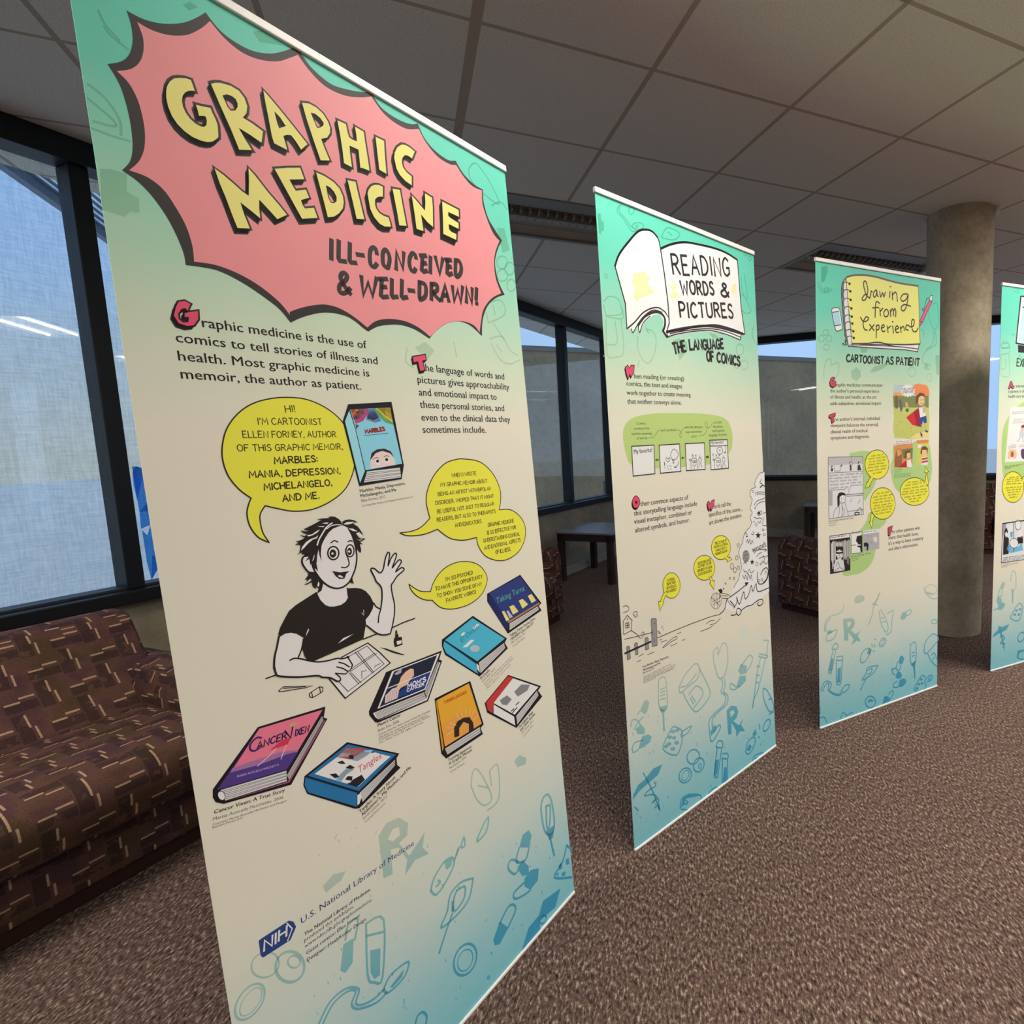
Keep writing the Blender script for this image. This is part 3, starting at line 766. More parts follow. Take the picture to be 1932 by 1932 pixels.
# ================================================================== first banner
Z1, Z2, Z3, Z4 = T(0, 0, .33126), T(500, 0, .33126), T(280, 540, .2588), T(600, 640, .2588)
Z6, Z7, Z8 = T(660, 1050, .22774), T(360, 1300, .2588), T(380, 1432, .3882)
RA, RB, RC, RD, RE, RF = (T(290, 130, .10352), T(470, 150, .10352), T(630, 210, .10352), T(380, 290, .10352), T(510, 300, .10352), T(690, 330, .10352))
RG = T(600, 430, .16563)
PINK, PYEL = (226, 134, 130), (226, 205, 112)
b = P(0, 'title_burst', 2, 'coral burst with thick black outline')
black = (arcs('720,60 820,110 930,135 1040,130 1120,100|1170,70 1250,170 1340,240 1440,290 1540,305 1620,290', Z1)
 [:-5] + [])
outer = []
def spikes(parts):
    out = []
    for tr, s in parts: out += tr(s, True, False, 5)
    return out
outer = spikes([(Z1, '720,60 820,110 930,135 1040,130 1120,100 1170,70'), (Z1, '1170,70 1250,170 1340,240 1440,290 1540,305 1620,290 1689,265'),
 (Z2, '180,265 260,380 370,475 470,510 560,525 600,520'), (Z2, '600,520 660,610 740,670 820,705 870,705'), (Z2, '870,705 910,790 970,860 1040,910 1085,915'),
 (Z2, '1085,915 1130,990 1190,1050 1240,1080'), (Z2, '1240,1080 1245,1150 1270,1240 1310,1310 1350,1370'), (Z2, '1350,1370 1325,1420 1310,1490 1320,1570 1340,1630 1365,1680'),
 (Z2, '1365,1680 1320,1695 1270,1740 1240,1820 1235,1915'), (Z2, '1235,1915 1170,1855 1100,1830 1030,1845 970,1890 938,1928'),
 (RG, '1268,1262 1160,1190 1060,1140 930,1105 800,1105 680,1125 570,1182'), (RG, '570,1182 500,1130 430,1070 330,1010 200,975 90,965 0,972 -120,1000 -220,1035 -318,1082'),
 (Z1, '1655,1838 1590,1760 1500,1690 1380,1610 1250,1545 1150,1522 1058,1510'), (Z1, '1058,1510 1045,1440 1000,1330 940,1220 860,1110 780,1030 695,970'),
 (Z1, '695,970 740,920 755,850 752,770 735,660 700,530 665,450 612,365'), (Z1, '612,365 690,350 735,310 755,240 750,160 735,100 720,60')])
inner = spikes([(Z1, '780,125 860,170 960,200 1060,200 1140,165 1195,120'), (Z1, '1195,120 1280,220 1380,300 1480,340 1580,350 1650,330 1697,312'),
 (Z2, '187,313 250,400 340,490 440,540 530,555 605,550'), (Z2, '605,550 670,640 740,700 810,735 875,735'), (Z2, '875,735 915,810 980,890 1050,935 1088,940'),
 (Z2, '1088,940 1130,1005 1180,1060 1235,1085'), (Z2, '1235,1085 1238,1160 1265,1250 1300,1330 1335,1372'), (Z2, '1335,1372 1310,1440 1305,1510 1315,1590 1345,1670'),
 (Z2, '1345,1670 1290,1700 1245,1760 1230,1830 1222,1892'), (RG, '1840,1192 1780,1115 1680,1070 1560,1062 1450,1095 1370,1150 1275,1240'),
 (RG, '1275,1240 1200,1175 1120,1120 1000,1065 870,1040 750,1040 650,1065 560,1135'), (RG, '560,1135 470,1060 360,980 230,910 100,875 0,875 -120,893 -240,925 -325,958'),
 (Z1, '1650,1793 1590,1720 1480,1630 1360,1560 1230,1510 1105,1490'), (Z1, '1105,1490 1095,1400 1060,1290 1000,1180 930,1080 840,1010 735,970'),
 (Z1, '735,970 790,920 820,850 825,760 810,660 780,560 730,470 665,405'), (Z1, '665,405 740,395 790,360 815,300 815,220 795,160 780,125')])
b.fill(outer, (52, 44, 40), 0); b.fill(inner, PINK, 1)
LET = [(RA, '240,320 290,230 370,175 470,165 590,175 675,205 710,300 745,405 700,400 640,400 570,430 525,490 510,580 530,690 580,800 660,910 760,1000 850,1050 910,1058 955,1030 965,950 950,880 925,862 820,855 800,760 765,655 880,685 1030,712 1060,790 1120,910 1160,1020 1172,1150 1175,1245 1140,1280 1070,1325 980,1335 860,1310 700,1240 560,1140 430,1010 330,860 260,690 225,530 225,400', None),
 (RA, '1040,275 1120,255 1220,258 1400,310 1550,400 1650,530 1700,680 1690,800 1650,860 1620,888 1800,1000 1989,1140 1961,1348 1739,1193 1545,1075 1650,1260 1785,1482 1555,1475 1530,1410 1400,1090 1200,650', '1250,485 1330,465 1420,495 1490,550 1525,630 1525,700 1480,760 1400,765 1340,690'),
 (RB, '255,195 330,280 500,480 800,850 1062,1180 945,1280 850,1130 765,1020 690,1010 620,1030 650,1130 690,1285 455,1165 415,1050 350,700 290,400', '455,580 560,690 665,850 545,892 510,800'),
 (RB, '960,425 1090,440 1220,510 1340,620 1430,760 1475,880 1470,980 1420,1060 1310,1085 1370,1250 1465,1475 1300,1475 1180,1130 1050,740', '1120,605 1200,625 1290,700 1355,790 1350,840 1290,880 1235,885 1180,760'),
 (RC, '60,165 215,235 245,380 270,470 330,515 415,550 405,430 380,280 540,375 565,560 620,900 645,1085 520,1035 480,1030 460,850 445,700 280,625 290,760 325,1020 180,945 160,760 110,430', None),
 (RC, '755,465 910,540 925,800 955,1140 825,1065 800,850', None),
 (RC, '1095,850 1105,750 1150,660 1230,605 1300,615 1380,660 1470,735 1420,862 1350,810 1290,800 1245,850 1235,930 1255,1020 1320,1110 1415,1190 1415,1350 1300,1270 1200,1160 1140,1050', None),
 (RD, '235,265 400,390 600,560 730,680 860,770 865,500 855,265 960,380 1200,690 1400,920 1555,1115 1380,1195 1250,1050 1050,835 1050,1000 1070,1180 900,1040 705,885 780,1120 880,1365 655,1355 560,1120 440,800 330,540', None),
 (RE, '75,180 300,162 540,160 615,370 345,375 400,480 460,580 645,560 705,705 555,750 590,850 630,905 790,888 858,1075 575,1090 480,920 300,590', None),
 (RE, '830,245 980,310 1150,420 1260,540 1320,680 1335,790 1320,900 1250,990 1160,1050 1045,1062 980,800 900,500', '1010,480 1090,520 1160,600 1205,690 1205,770 1160,808 1100,800 1050,700'),
 (RE, '1405,388 1550,415 1580,560 1710,1100 1570,1090 1500,780', None),
 (RF, '30,340 50,270 100,205 170,180 240,185 310,220 308,400 250,395 200,415 168,450 165,540 190,620 250,700 330,750 410,775 440,860 455,945 340,940 250,890 150,770 80,620', None),
 (RF, '485,250 620,275 640,400 740,930 610,920 570,680', None),
 (RF, '835,370 930,480 1075,650 1085,500 1075,335 1205,415 1220,600 1225,950 1120,860 1005,720 1025,850 1050,1025 925,985 880,660', None),
 (RF, '1390,485 1690,640 1695,765 1500,675 1500,745 1540,785 1690,880 1690,985 1510,895 1515,990 1560,1040 1650,1080 1645,1185 1410,1075 1405,800', None)]
tl = P(0, 'title_lettering', 4, 'yellow GRAPHIC MEDICINE lettering with black shadow')
def block_letter(p, pts, hole, face, dx, dy, w, layer=0, dark=(52, 44, 40)):
    hs = [hole] if hole else []
    for f in (0.25, 0.5, 0.75, 1.0):
        q = [(x + dx * f, y + dy * f) for x, y in pts]; h = [[(x + dx * f, y + dy * f) for x, y in o] for o in hs]
        p.fill(q, dark, layer, h); p.stroke(q, w, dark, layer, True)
        for o in h: p.stroke(o, w * .6, dark, layer, True)
    p.stroke(pts, w * 2, dark, layer, True)
    for o in hs: p.stroke(o, w * 1.2, dark, layer, True)
    p.fill(pts, face, layer + 1, hs)
for i, (tr, s, h) in enumerate(LET):
    block_letter(tl, tr(s), tr(h) if h else None, PYEL, -5.2 if i < 3 or i in (7, 8) else -4.4, 9.5 if i < 3 or i > 6 else 7.5, 4.6 if i in (0, 1) else 3.6)
st = P(0, 'subtitle_lettering', 4)
for q in ('152,135 150,360|235,145 232,350 245,375 315,385|362,175 358,375 375,395 435,400|440,303 520,315|890,475 892,270 965,470 975,280|1160,318 1230,318|1190,320 1180,480 1200,500 1240,490|1190,405 1230,405|1280,330 1278,515|1335,330 1385,525 1420,350|1450,365 1515,368|1475,365 1470,515 1490,535 1525,520|1475,445 1515,445',
          '492,550 515,770 570,620 620,780 665,570|690,583 785,583|725,590 715,770 735,790 795,785|725,675 775,675|840,585 838,770 850,790 905,785|955,595 950,780 965,800 1015,790|1030,710 1095,720|1290,820 1290,640|1405,830 1445,650 1490,840|1420,770 1475,770|1530,665 1550,840 1590,710 1625,850 1645,670|1690,850 1690,680 1750,860 1755,690|1805,690 1800,820|1806,852 1806,872'):
    st.lines(RG, q, 8.6, (56, 46, 42), 0, False)
st.lines(RG, '670,300 655,240 625,225 595,260 588,340 600,420 640,445 670,410|1115,350 1105,310 1075,290 1045,340 1040,410 1060,480 1095,495 1110,465|1560,370 1605,380 1630,440 1625,510 1590,555 1565,530 1565,380|370,755 340,720 260,590 265,530 300,515 330,550 310,600 250,650 240,710 270,745 320,735 365,690|1150,620 1210,640 1230,700 1220,780 1175,815 1155,790 1155,620|1290,640 1350,650 1355,710 1310,740|1310,740 1345,785 1390,830', 8.6, (56, 46, 42))
st.stroke(RG('770,250 800,290 815,360 800,440 785,455 745,420 735,350 740,280', True), 8.6, (56, 46, 42), 0, True)
# drop capitals and paragraphs
RED = (214, 72, 98)
dc = P(0, 'drop_capital', 3, 'red capital G with black shadow')
gcap = Z3('200,150 220,115 265,108 305,130 285,180 270,160 240,165 215,200 220,240 250,265 290,262 295,225 262,222 265,195 330,185 360,180 362,240 330,285 280,290 220,270 185,215')
block_letter(dc, gcap, None, RED, -5, 6.5, 3.2)
dc = P(0, 'drop_capital', 3, 'red capital T with black shadow')
block_letter(dc, Z4('690,130 780,115 785,150 758,155 775,225 745,232 728,160 698,168'), None, RED, -2.2, 4.5, 2.2)
paragraph(0, 'paragraph_lettering', [('raphic medicine is the use of', (382.2, 617), (692.3, 657.8)), ('comics to tell stories of illness and', (332.5, 645), (712.7, 687.5)),
    ('health. Most graphic medicine is', (337, 680), (697.2, 710.8)), ('memoir, the author as patient.', (342.1, 714), (681.7, 735.4))], 27, .011, (60, 46, 50))
paragraph(0, 'paragraph_lettering', [('he language of words and', (803.2, 700), (951.5, 716.3)), ('pictures gives approachability', (788.1, 722.3), (961, 735.8)),
    ('and emotional impact to', (790.7, 746.1), (937.2, 754.4)), ('these personal stories, and', (792.8, 769.4), (951.5, 775.9)),
    ('even to the clinical data they', (795.4, 793.5), (962.8, 796.6)), ('sometimes include.', (798, 816.8), (917.3, 816.5))], 20, .011, (60, 46, 50))
# speech bubbles
YEL = (230, 209, 62)
def bubble(k, outline, tr, lines, cap, w, base=3, lw=2.0, color=(40, 32, 28)):
    p = P(k, 'speech_bubble', base, 'yellow speech bubble')
    p.fill(outline, YEL, 0); p.stroke(outline, lw, color, 1, True)
    for L in lines:
        t, a, c = L[0], L[1], L[2]; ww = L[3] if len(L) > 3 else w
        p.hand(t, tr('%f,%f' % a)[0], tr('%f,%f' % c)[0], cap * tr.k, ww, (52, 42, 30), 1)
    return p
o1 = spikes([(Z3, '748,1545 660,1480 580,1380 540,1260 540,1150 570,1040 640,940 740,865 860,825 1000,810 1150,825 1290,885 1400,975 1480,1100 1502,1230 1495,1340 1440,1470 1340,1560 1200,1625 1060,1640 940,1620 850,1600'),
             (Z3, '850,1600 815,1660 815,1720 835,1800 880,1868'), (Z3, '880,1868 800,1830 740,1750 718,1660 730,1590 748,1545')])
bubble(0, o1, Z3, [('HI!', (1000, 918), (1070, 915)), ("I'M CARTOONIST", (800, 1008), (1265, 1010)), ('ELLEN FORNEY, AUTHOR', (690, 1105), (1368, 1100)), ('OF THIS GRAPHIC MEMOIR,', (650, 1203), (1418, 1190)),
    ('MARBLES:', (920, 1295), (1232, 1280), 2.5), ('MANIA, DEPRESSION,', (737, 1397), (1398, 1365), 2.5), ('MICHELANGELO,', (845, 1487), (1338, 1452), 2.5), ('AND ME.', (980, 1570), (1245, 1545), 2.5)], 48, 1.7)
o2 = spikes([(Z4, '815,1305 790,1200 795,1110 840,1000 920,910 1000,878 1065,873 1180,895 1270,975 1325,1090 1330,1180 1320,1243'), (Z4, '1320,1243 1400,1243 1470,1290 1510,1370 1505,1460 1460,1550 1380,1605 1300,1612 1220,1580 1170,1510 1155,1445'),
             (Z4, '1155,1445 1060,1465 960,1450 870,1385'), (Z4, '870,1385 780,1420 700,1432 640,1430 595,1412'), (Z4, '595,1412 680,1400 750,1370 815,1305')])
bubble(0, o2, Z4, [('WHEN I WROTE', (975, 1005), (1153, 990)), ('MY GRAPHIC MEMOIR ABOUT', (893, 1075), (1232, 1045)), ('BEING AN ARTIST WITH BIPOLAR', (875, 1142), (1258, 1100)), ('DISORDER. I HOPED THAT IT MIGHT', (858, 1207), (1280, 1155)),
    ('BE USEFUL NOT JUST TO REGULAR', (870, 1270), (1282, 1210)), ('READERS, BUT ALSO TO THERAPISTS', (868, 1330), (1293, 1265)), ('AND EDUCATORS.', (1000, 1370), (1195, 1338)),
    ('GRAPHIC MEDICINE', (1240, 1368), (1427, 1335)), ('IS SO EFFECTIVE FOR', (1233, 1425), (1442, 1382)), ('UNDERSTANDING CLINICAL', (1207, 1482), (1470, 1430)), ('AND EMOTIONAL ASPECTS', (1213, 1535), (1475, 1475)), ('OF ILLNESS.', (1295, 1565), (1405, 1542))], 27, 1.15, lw=1.6)
o3 = spikes([(Z6, '668,290 690,220 740,140 810,80 900,45 1000,45 1080,80 1130,150 1135,210 1100,300 1030,370 940,415 840,435 760,425 710,390 683,362'), (Z6, '683,362 620,358 560,330 510,280 488,228'), (Z6, '488,228 540,265 590,288 668,290')])
bubble(0, o3, Z6, [("I'M SO PSYCHED", (795, 205), (1018, 145)), ('TO HAVE THIS OPPORTUNITY', (710, 285), (1097, 178)), ('TO SHOW YOU SOME OF MY', (723, 342), (1093, 240)), ('FAVORITE WORKS!', (800, 380), (1043, 305))], 31, 1.2, lw=1.6)
# cartoon woman drawing at a table
F1, F2, F3, F4 = T(545, 965, .08282), T(500, 1080, .09317), T(650, 1030, .08282), T(500, 1170, .25641)
SK, BL = (222, 209, 198), (38, 30, 26)
c = P(0, 'cartoon_figure', 3, 'black and white cartoon woman waving from a drawing table')
c.lines(F3, '1090,1860 1350,1740 1600,1650', 2.4, BL, 0, False); c.lines(F4, '722,140 835,96|5,430 85,402', 2.6, BL, 0, False)
paper = F4('560,275 755,168 920,315 590,575 470,430')
c.fill(paper, SK, 0); c.lines(F4, '560,275 755,168 840,235 920,315 590,575 520,490 470,430', 2.2, BL, 1, False)
c.lines(F4, '620,265 750,190 875,322 610,525 545,455|662,235 790,390|680,230 800,385|625,380 820,245|615,372 805,242|615,385 690,470|630,385 705,460|712,430 710,378 745,370|805,350 808,338 850,318', 1.2, BL, 1, False)
c.fill(F2('300,1310 400,1240 520,1220 640,1245 780,1330 740,1560 680,1720 800,1760 1000,1810 1200,1790 1450,1745 1600,1735') + F4('605,275 640,325 632,362 605,390 575,400 555,415 550,450 480,430 400,425 380,410 110,420 75,380 65,330') + F2('200,1800 230,1600 280,1400'), SK, 2)
c.fill(F3('660,1350 740,1400 825,1450 850,1100 840,980 800,890 720,810 670,690 600,560 610,510 680,520 790,610 850,580 890,480 930,270 980,150 1020,180 1000,350 990,440 1050,290 1140,170 1180,210 1120,390 1085,490 1200,350 1260,310 1290,360 1240,450 1160,580 1280,500 1340,510 1340,560 1200,680 1110,820 1060,900 1080,1080 1130,1320 1130,1560 1090,1800') + F4('935,60 922,98 880,108 825,98 745,35') + F3('480,1790 470,1680 560,1580 640,1430'), SK, 2)
c.fill(F2('1165,230 1150,330 1060,440 1120,560 1220,660 1300,690 1400,690 1530,660 1630,590 1675,510 1665,420 1640,310 1640,240 1400,300'), SK, 2)
c.fill(F2('1060,440 1040,390 900,480 620,660 480,780 380,960 300,1120 265,1250 300,1300 400,1240 520,1220 640,1245 780,1330 755,1560 800,1700 850,1770 920,1795 1000,1790') + F4('722,140') + F3('485,1780 475,1680 560,1580 640,1430 660,1300 580,1140 480,1030 380,975 250,955 80,965') + F2('1650,300 1660,430 1675,510 1630,590 1530,660 1400,690 1300,690 1220,660 1120,560'), BL, 3)
for tr, q in ((F2, '875,1130 885,1170 820,1295 840,1210'), (F2, '1470,1440 1580,1330 1785,1245 1640,1340')): c.fill(tr(q), (226, 216, 200), 4)
c.lines(F3, '430,1460 435,1580 385,1520', 1.2, (226, 216, 200), 4, False)
c.stroke(F2('280,1290 240,1500 190,1720 180,1932', True, False) + F4('68,350 78,388 105,412 250,418 380,408 420,420 480,425 530,450 553,443', True, False), 3.4, BL, 4)
c.lines(F2, '500,1780 580,1740 700,1745 900,1790 1060,1810 1250,1790 1450,1740 1560,1745 1660,1720|775,1340 740,1540 670,1720', 2.8, BL, 4)
c.lines(F4, '540,310 580,320 620,345|525,343 570,355 605,375|605,270 640,325 638,340|640,330 628,365 605,378|605,378 590,395 515,390|515,390 550,420 555,440|600,270 615,268 612,285', 2.2, BL, 4)
c.stroke(F3('765,1750 775,1600 820,1430 850,1200 845,990 800,890 720,810 670,690 600,560 610,510 680,520 790,610 850,580 890,480 930,270 980,150 1020,180 1000,350 990,450 1050,290 1140,170 1180,210 1120,390 1085,500 1200,350 1260,315 1290,360 1240,450 1160,590 1280,500 1340,510 1340,560 1200,680 1110,820 1060,900 1080,1080 1130,1320 1130,1560 1090,1800 1055,1940', True, False, 3) + F4('922,98 880,108 825,98 745,38', True, False), 2.7, BL, 4)
c.lines(F3, '660,1300 720,1390 820,1440', 2.7, BL, 4)
# head
c.fill(F1('1200,310 1330,370 1420,560 1490,800 1530,950 1540,1100 1520,1280 1440,1480 1370,1600 1300,1680 1180,1740 1060,1750 930,1700 780,1600 650,1440 560,1260 500,1180 600,900 640,800 740,560 900,380 1060,320'), SK, 4)
c.fill(F1('430,1010 340,1020 290,1110 310,1200 380,1310 470,1380 600,1390 520,1200 480,1080'), SK, 4)
c.lines(F1, '520,1190 570,1330 680,1500 790,1620 920,1710 1060,1750 1190,1735 1290,1680 1380,1590 1450,1450 1500,1320 1535,1150 1540,1000 1520,870|430,1010 330,1030 295,1110 310,1200 380,1310 460,1385 590,1395', 3.2, BL, 5)
for q in ('1210,320 1190,240 1130,170 1040,120 960,110 880,130 930,150 800,155 700,165 620,185 740,190 650,240 560,290 400,370 330,405 400,430 460,435 380,455 260,430 330,490 410,520 350,560 240,525 300,570 360,595 270,650 150,685 230,710 130,755 250,760 260,800 240,930 170,995 280,930 310,990 330,960 360,1010 430,1010 440,1040 360,1140 460,1080 480,1230 500,1180 540,1190 560,1330 600,1300 660,1370 620,1180 630,1150 640,1000 670,860 690,1000 740,1135 720,960 740,770 760,720 820,600 900,480 1000,390 1100,350 1170,330',
          '1215,230 1290,190 1380,180 1480,200 1570,250 1480,250 1460,280 1560,340 1630,430 1700,550 1640,500 1600,460 1520,500 1590,600 1640,620 1700,610 1740,620 1650,680 1610,690 1680,750 1610,740 1640,860 1635,940 1600,920 1545,850 1530,950 1500,850 1470,680 1420,540 1330,390 1360,370 1300,350 1240,310 1215,320',
          '440,1400 430,1460 350,1555 410,1540 400,1600 490,1520 520,1560 440,1620 340,1660 390,1670 520,1610 530,1680 570,1740 620,1760 600,1700 680,1760 660,1800 640,1870 740,1800 775,1640 680,1500 600,1400', '1440,1480 1450,1580 1480,1640 1400,1620 1380,1610'):
    c.fill(F1(q), BL, 5)
WH = (228, 219, 204)
for q in ('265,895 300,800 380,700 480,630 600,590 660,540 630,610 540,640 430,730 340,830', '400,540 520,520 620,450 700,410 640,480 540,540 440,570', '750,270 840,250 900,255 860,285', '640,340 800,330 790,355 700,350', '520,1140 570,990 580,1000 560,1090',
          '1230,290 1320,240 1480,235 1440,270 1330,300', '1350,390 1450,390 1560,455 1450,445', '1520,500 1600,480 1650,530 1660,590 1600,580', '1520,625 1600,650 1690,630 1610,665', '665,1590 690,1650 670,1720 640,1690'):
    c.fill(F1(q), WH, 6)
c.lines(F1, '640,765 680,640 760,500 850,360 980,260', 2.6, WH, 6); c.lines(F1, '850,400 960,325 1080,302 1190,308', 1.6, WH, 6)
for cx, cy, rx, ry, w, px_, py_, qx, qy in ((1005, 948, 125, 150, 2.9, 995, 958, 76, 95), (1385, 895, 92, 138, 2.5, 1375, 912, 54, 84)):
    c.ellipse(F1, (cx, cy), rx, ry, WH, 5); c.ellipse(F1, (cx, cy), rx, ry, BL, 6, w); c.ellipse(F1, (px_, py_), qx, qy, BL, 6); c.ellipse(F1, (px_ - 10, py_), 25, 27, WH, 7)
c.lines(F1, '950,715 1030,665 1110,700|1340,690 1390,665 1440,680|1290,850 1290,940 1340,1070 1365,1170 1345,1240 1270,1280 1190,1270', 2.4, BL, 5)
c.fill(F1('980,1355 1160,1385 1370,1360 1300,1420 1260,1530 1150,1540 1060,1475'), BL, 5); c.fill(F1('1110,1460 1170,1450 1240,1500 1190,1510 1130,1490'), WH, 6)
d = P(0, 'drawing_tools', 3)
d.fill(F4('845,200 890,208 1028,255 1010,258 940,240'), BL, 0)
for q, col, l in (('950,130 1005,122 1012,180 955,200 945,160', BL, 0), ('967,155 1003,147 1005,170 972,182', SK, 1), ('955,104 980,102 982,125 957,128', BL, 0), ('960,75 970,75 975,100 956,100', BL, 0)): d.fill(F4(q), col, l)
d.lines(F4, '100,520 135,490 350,482 300,497 110,527 100,520|135,502 300,488|325,540 400,490 425,495 425,525 350,570 330,565 325,540|400,490 408,532|343,533 350,568', 1.6, BL, 0, False)
# printed books
def pages(p, tr, quad, n, layer=2, col=(208, 198, 186)):
    q = tr(quad); p.fill(q, col, layer)
    a, b2, c2, d2 = q[:4]
    for i in range(1, n):
        f = i / n; g = f + (0.05 if i % 2 else -0.04)
        p.stroke([(a[0] + (d2[0] - a[0]) * f, a[1] + (d2[1] - a[1]) * f), (b2[0] + (c2[0] - b2[0]) * g, b2[1] + (c2[1] - b2[1]) * g)], .7, (84, 74, 70), layer + 1)
def book(label, silh, parts, tr, base=3):
    p = P(0, 'printed_book', base, label); p.fill(tr(silh), (30, 24, 30), 0); p.stroke(tr(silh), 1.6, (30, 24, 30), 0, True)
    for q, col in parts: p.fill(tr(q), col, 1)
    return p
M_ = T(640, 750, .20144)
p = book('light blue printed book with a striped curtain cover', '85,68 485,45 600,635 580,760 190,825 35,225', [('92,122 60,200 52,225 193,800 238,690 148,300', (150, 200, 208)), ('100,112 470,94 588,620 244,682 154,300', (134, 192, 206))], M_, 6)
for q, col in (('105,112 272,105 268,150 222,220 152,246', (184, 62, 110)), ('105,112 240,107 228,155 182,198 134,210', (118, 110, 108)), ('106,112 205,109 172,160 128,186', (206, 70, 58)), ('108,112 180,110 152,150 120,162', (226, 190, 70)), ('110,112 150,110 132,138 116,142', (206, 70, 58)),
               ('318,102 470,95 506,256 432,234 362,172', (84, 150, 96)), ('335,101 474,96 500,236 430,206 366,142', (226, 206, 74)), ('356,100 477,97 494,208 432,172', (206, 70, 58)), ('390,99 478,97 486,165', (226, 140, 62)),
               ('270,108 322,103 392,220 332,236 250,206', (96, 116, 150)), ('268,150 338,140 366,190 320,212 260,196', (52, 40, 40)), ('278,128 322,126 334,150 276,154', (180, 170, 160)), ('152,250 182,262 154,300', (84, 66, 60))): p.fill(M_(q), col, 2)
p.hand('MARBLES', M_('246,338')[0], M_('425,309')[0], 7.0, 2.6, (150, 44, 40), 2); p.lines(M_, '228,358 455,333', 1.0, (60, 90, 100), 2, False)
p.fill(M_('290,668 285,560 330,500 400,480 470,500 520,590 522,632'), (222, 196, 180), 2); p.fill(M_('285,590 300,520 350,486 420,478 480,505 510,560 470,520 400,500 340,520'), (48, 36, 34), 3)
for cx, cy in ((356, 606), (441, 592)): p.ellipse(M_, (cx, cy), 24, 27, (234, 226, 214), 3); p.ellipse(M_, (cx, cy - 10), 14, 14, (40, 30, 30), 4)
p.lines(M_, '310,580 345,562 370,570|415,556 440,545 466,552', 1.0, (48, 36, 34), 3)
pages(p, M_, '258,692 566,657 578,748 228,796', 6); p.lines(M_, '150,300 242,690', .9, K, 3, False)
V_ = T(395, 1325, .21062)
p = book('pink and purple printed book', '435,225 1035,42 1020,140 1052,150 730,735 130,905 60,890 35,850 35,780', [('445,237 1013,66 690,603 92,778', (222, 112, 128)), ('152,885 715,717 1040,166 1030,160 700,710', (156, 84, 108)), ('400,300 428,250 82,790 72,778', (84, 48, 100))], V_, 3)
p.fill(V_('205,590 340,540 450,505 620,448 800,425 700,485 560,530 430,575 180,640'), (158, 106, 140), 2); p.fill(V_('178,632 330,590 440,560 560,515 700,462 796,440 690,603 92,778'), (78, 54, 116), 3)
p.fill(V_('725,318 700,376 540,430 610,370 660,335'), (206, 50, 70), 3); p.lines(V_, '600,410 520,490 430,570|690,380 660,450 640,508', 1.7, (230, 176, 170), 4); p.fill(V_('720,190 770,170 795,190 750,220 715,225'), (196, 150, 110), 3)
p.hand('C', V_('352,452')[0], V_('452,418')[0], 24, 3.2, (52, 36, 90), 4, .1); p.hand('ANCER', V_('425,420')[0], V_('688,322')[0], 12.5, 2.4, (44, 34, 66), 4, .15); p.hand('V', V_('690,335')[0], V_('760,300')[0], 19, 2.8, (44, 34, 66), 4); p.hand('IXEN', V_('766,302')[0], V_('885,262')[0], 12, 2.2, (44, 34, 66), 4, .15)
p.type('MARISA ACOCELLA MARCHETTO', V_('245,674')[0], V_('620,568')[0], 6, (190, 170, 190), 4)
pages(p, V_, '100,785 688,612 692,704 140,880', 7, 4); pages(p, V_, '692,655 1008,122 1020,158 712,690', 4, 4, (190, 180, 168)); p.ellipse(V_, (105, 835), 32, 42, (222, 210, 200), 6, rot=-.4); p.ellipse(V_, (105, 835), 32, 42, K, 7, 1.0, rot=-.4)
T_ = T(565, 1390, .20147)
p = book('blue printed book with a collage cover', '445,55 930,160 905,200 910,265 940,290 560,665 520,670 75,530 40,450 50,370', [('55,378 540,522 535,655 80,520 46,450', (40, 108, 148)), ('450,70 903,166 555,508 78,365', (42, 106, 146))], T_, 3)
for q, col in (('140,348 350,190 440,108 845,182 545,470', (222, 214, 204)), ('350,190 440,105 620,115 600,140 470,212', (206, 62, 66)), ('425,150 480,115 560,130 690,122 640,170 540,230 480,215', (156, 186, 196)), ('380,350 450,285 520,300 440,350 385,425 340,402', (152, 186, 196))): p.fill(T_(q), col, 2)
for q in ('350,240 400,222 432,252 390,255', '430,290 470,262 518,288 480,302', '278,350 340,342 372,375 330,388', '425,400 450,368 495,370 490,412', '500,400 580,355 612,402 540,470 435,440 470,430', '458,172 500,172 508,206 468,206'): p.fill(T_(q), (38, 32, 32), 3)
p.fill(T_('470,335 700,145 850,185 640,370 590,350'), (226, 218, 208), 3); p.type('Tangles', T_('556,338')[0], T_('770,196')[0], 19, (206, 70, 84), 4, 0, shear=.2)
pages(p, T_, '562,525 893,215 893,268 590,610', 6); p.fill(T_('540,545 570,530 580,562 560,625 540,642'), (220, 210, 198), 4); p.lines(T_, '60,378 300,450 545,524', 1.4, (20, 40, 60), 2, False)
C_ = T(690, 1220, .16484)
p = book('navy printed book with a white border', '235,295 865,50 835,150 868,165 710,620 140,865 110,860 45,780 40,740', [('300,282 846,74 680,492 132,712', (222, 212, 200)), ('150,842 700,612 852,182 842,178 690,592', (214, 204, 192))], C_, 3)
for q, col, l in (('322,286 815,96 668,482 158,690', (36, 36, 54), 2), ('480,385 742,286 675,474 362,582 380,520 440,470', (34, 58, 120), 3), ('385,400 400,350 450,290 510,250 546,256 550,330 505,380 480,430 400,470 370,510 345,470', (226, 178, 142), 4), ('215,650 222,560 300,482 345,466 378,505 360,588', (214, 190, 182), 4), ('325,312 412,244 402,300 350,325', (170, 164, 156), 3)): p.fill(C_(q), col, l)
p.lines(C_, '240,645 250,555|262,635 280,520|290,622 310,500|318,610 335,490|345,600 355,500', .9, (176, 110, 110), 5, False); p.lines(C_, '250,475 745,280', 1.4, (220, 212, 200), 5, False)
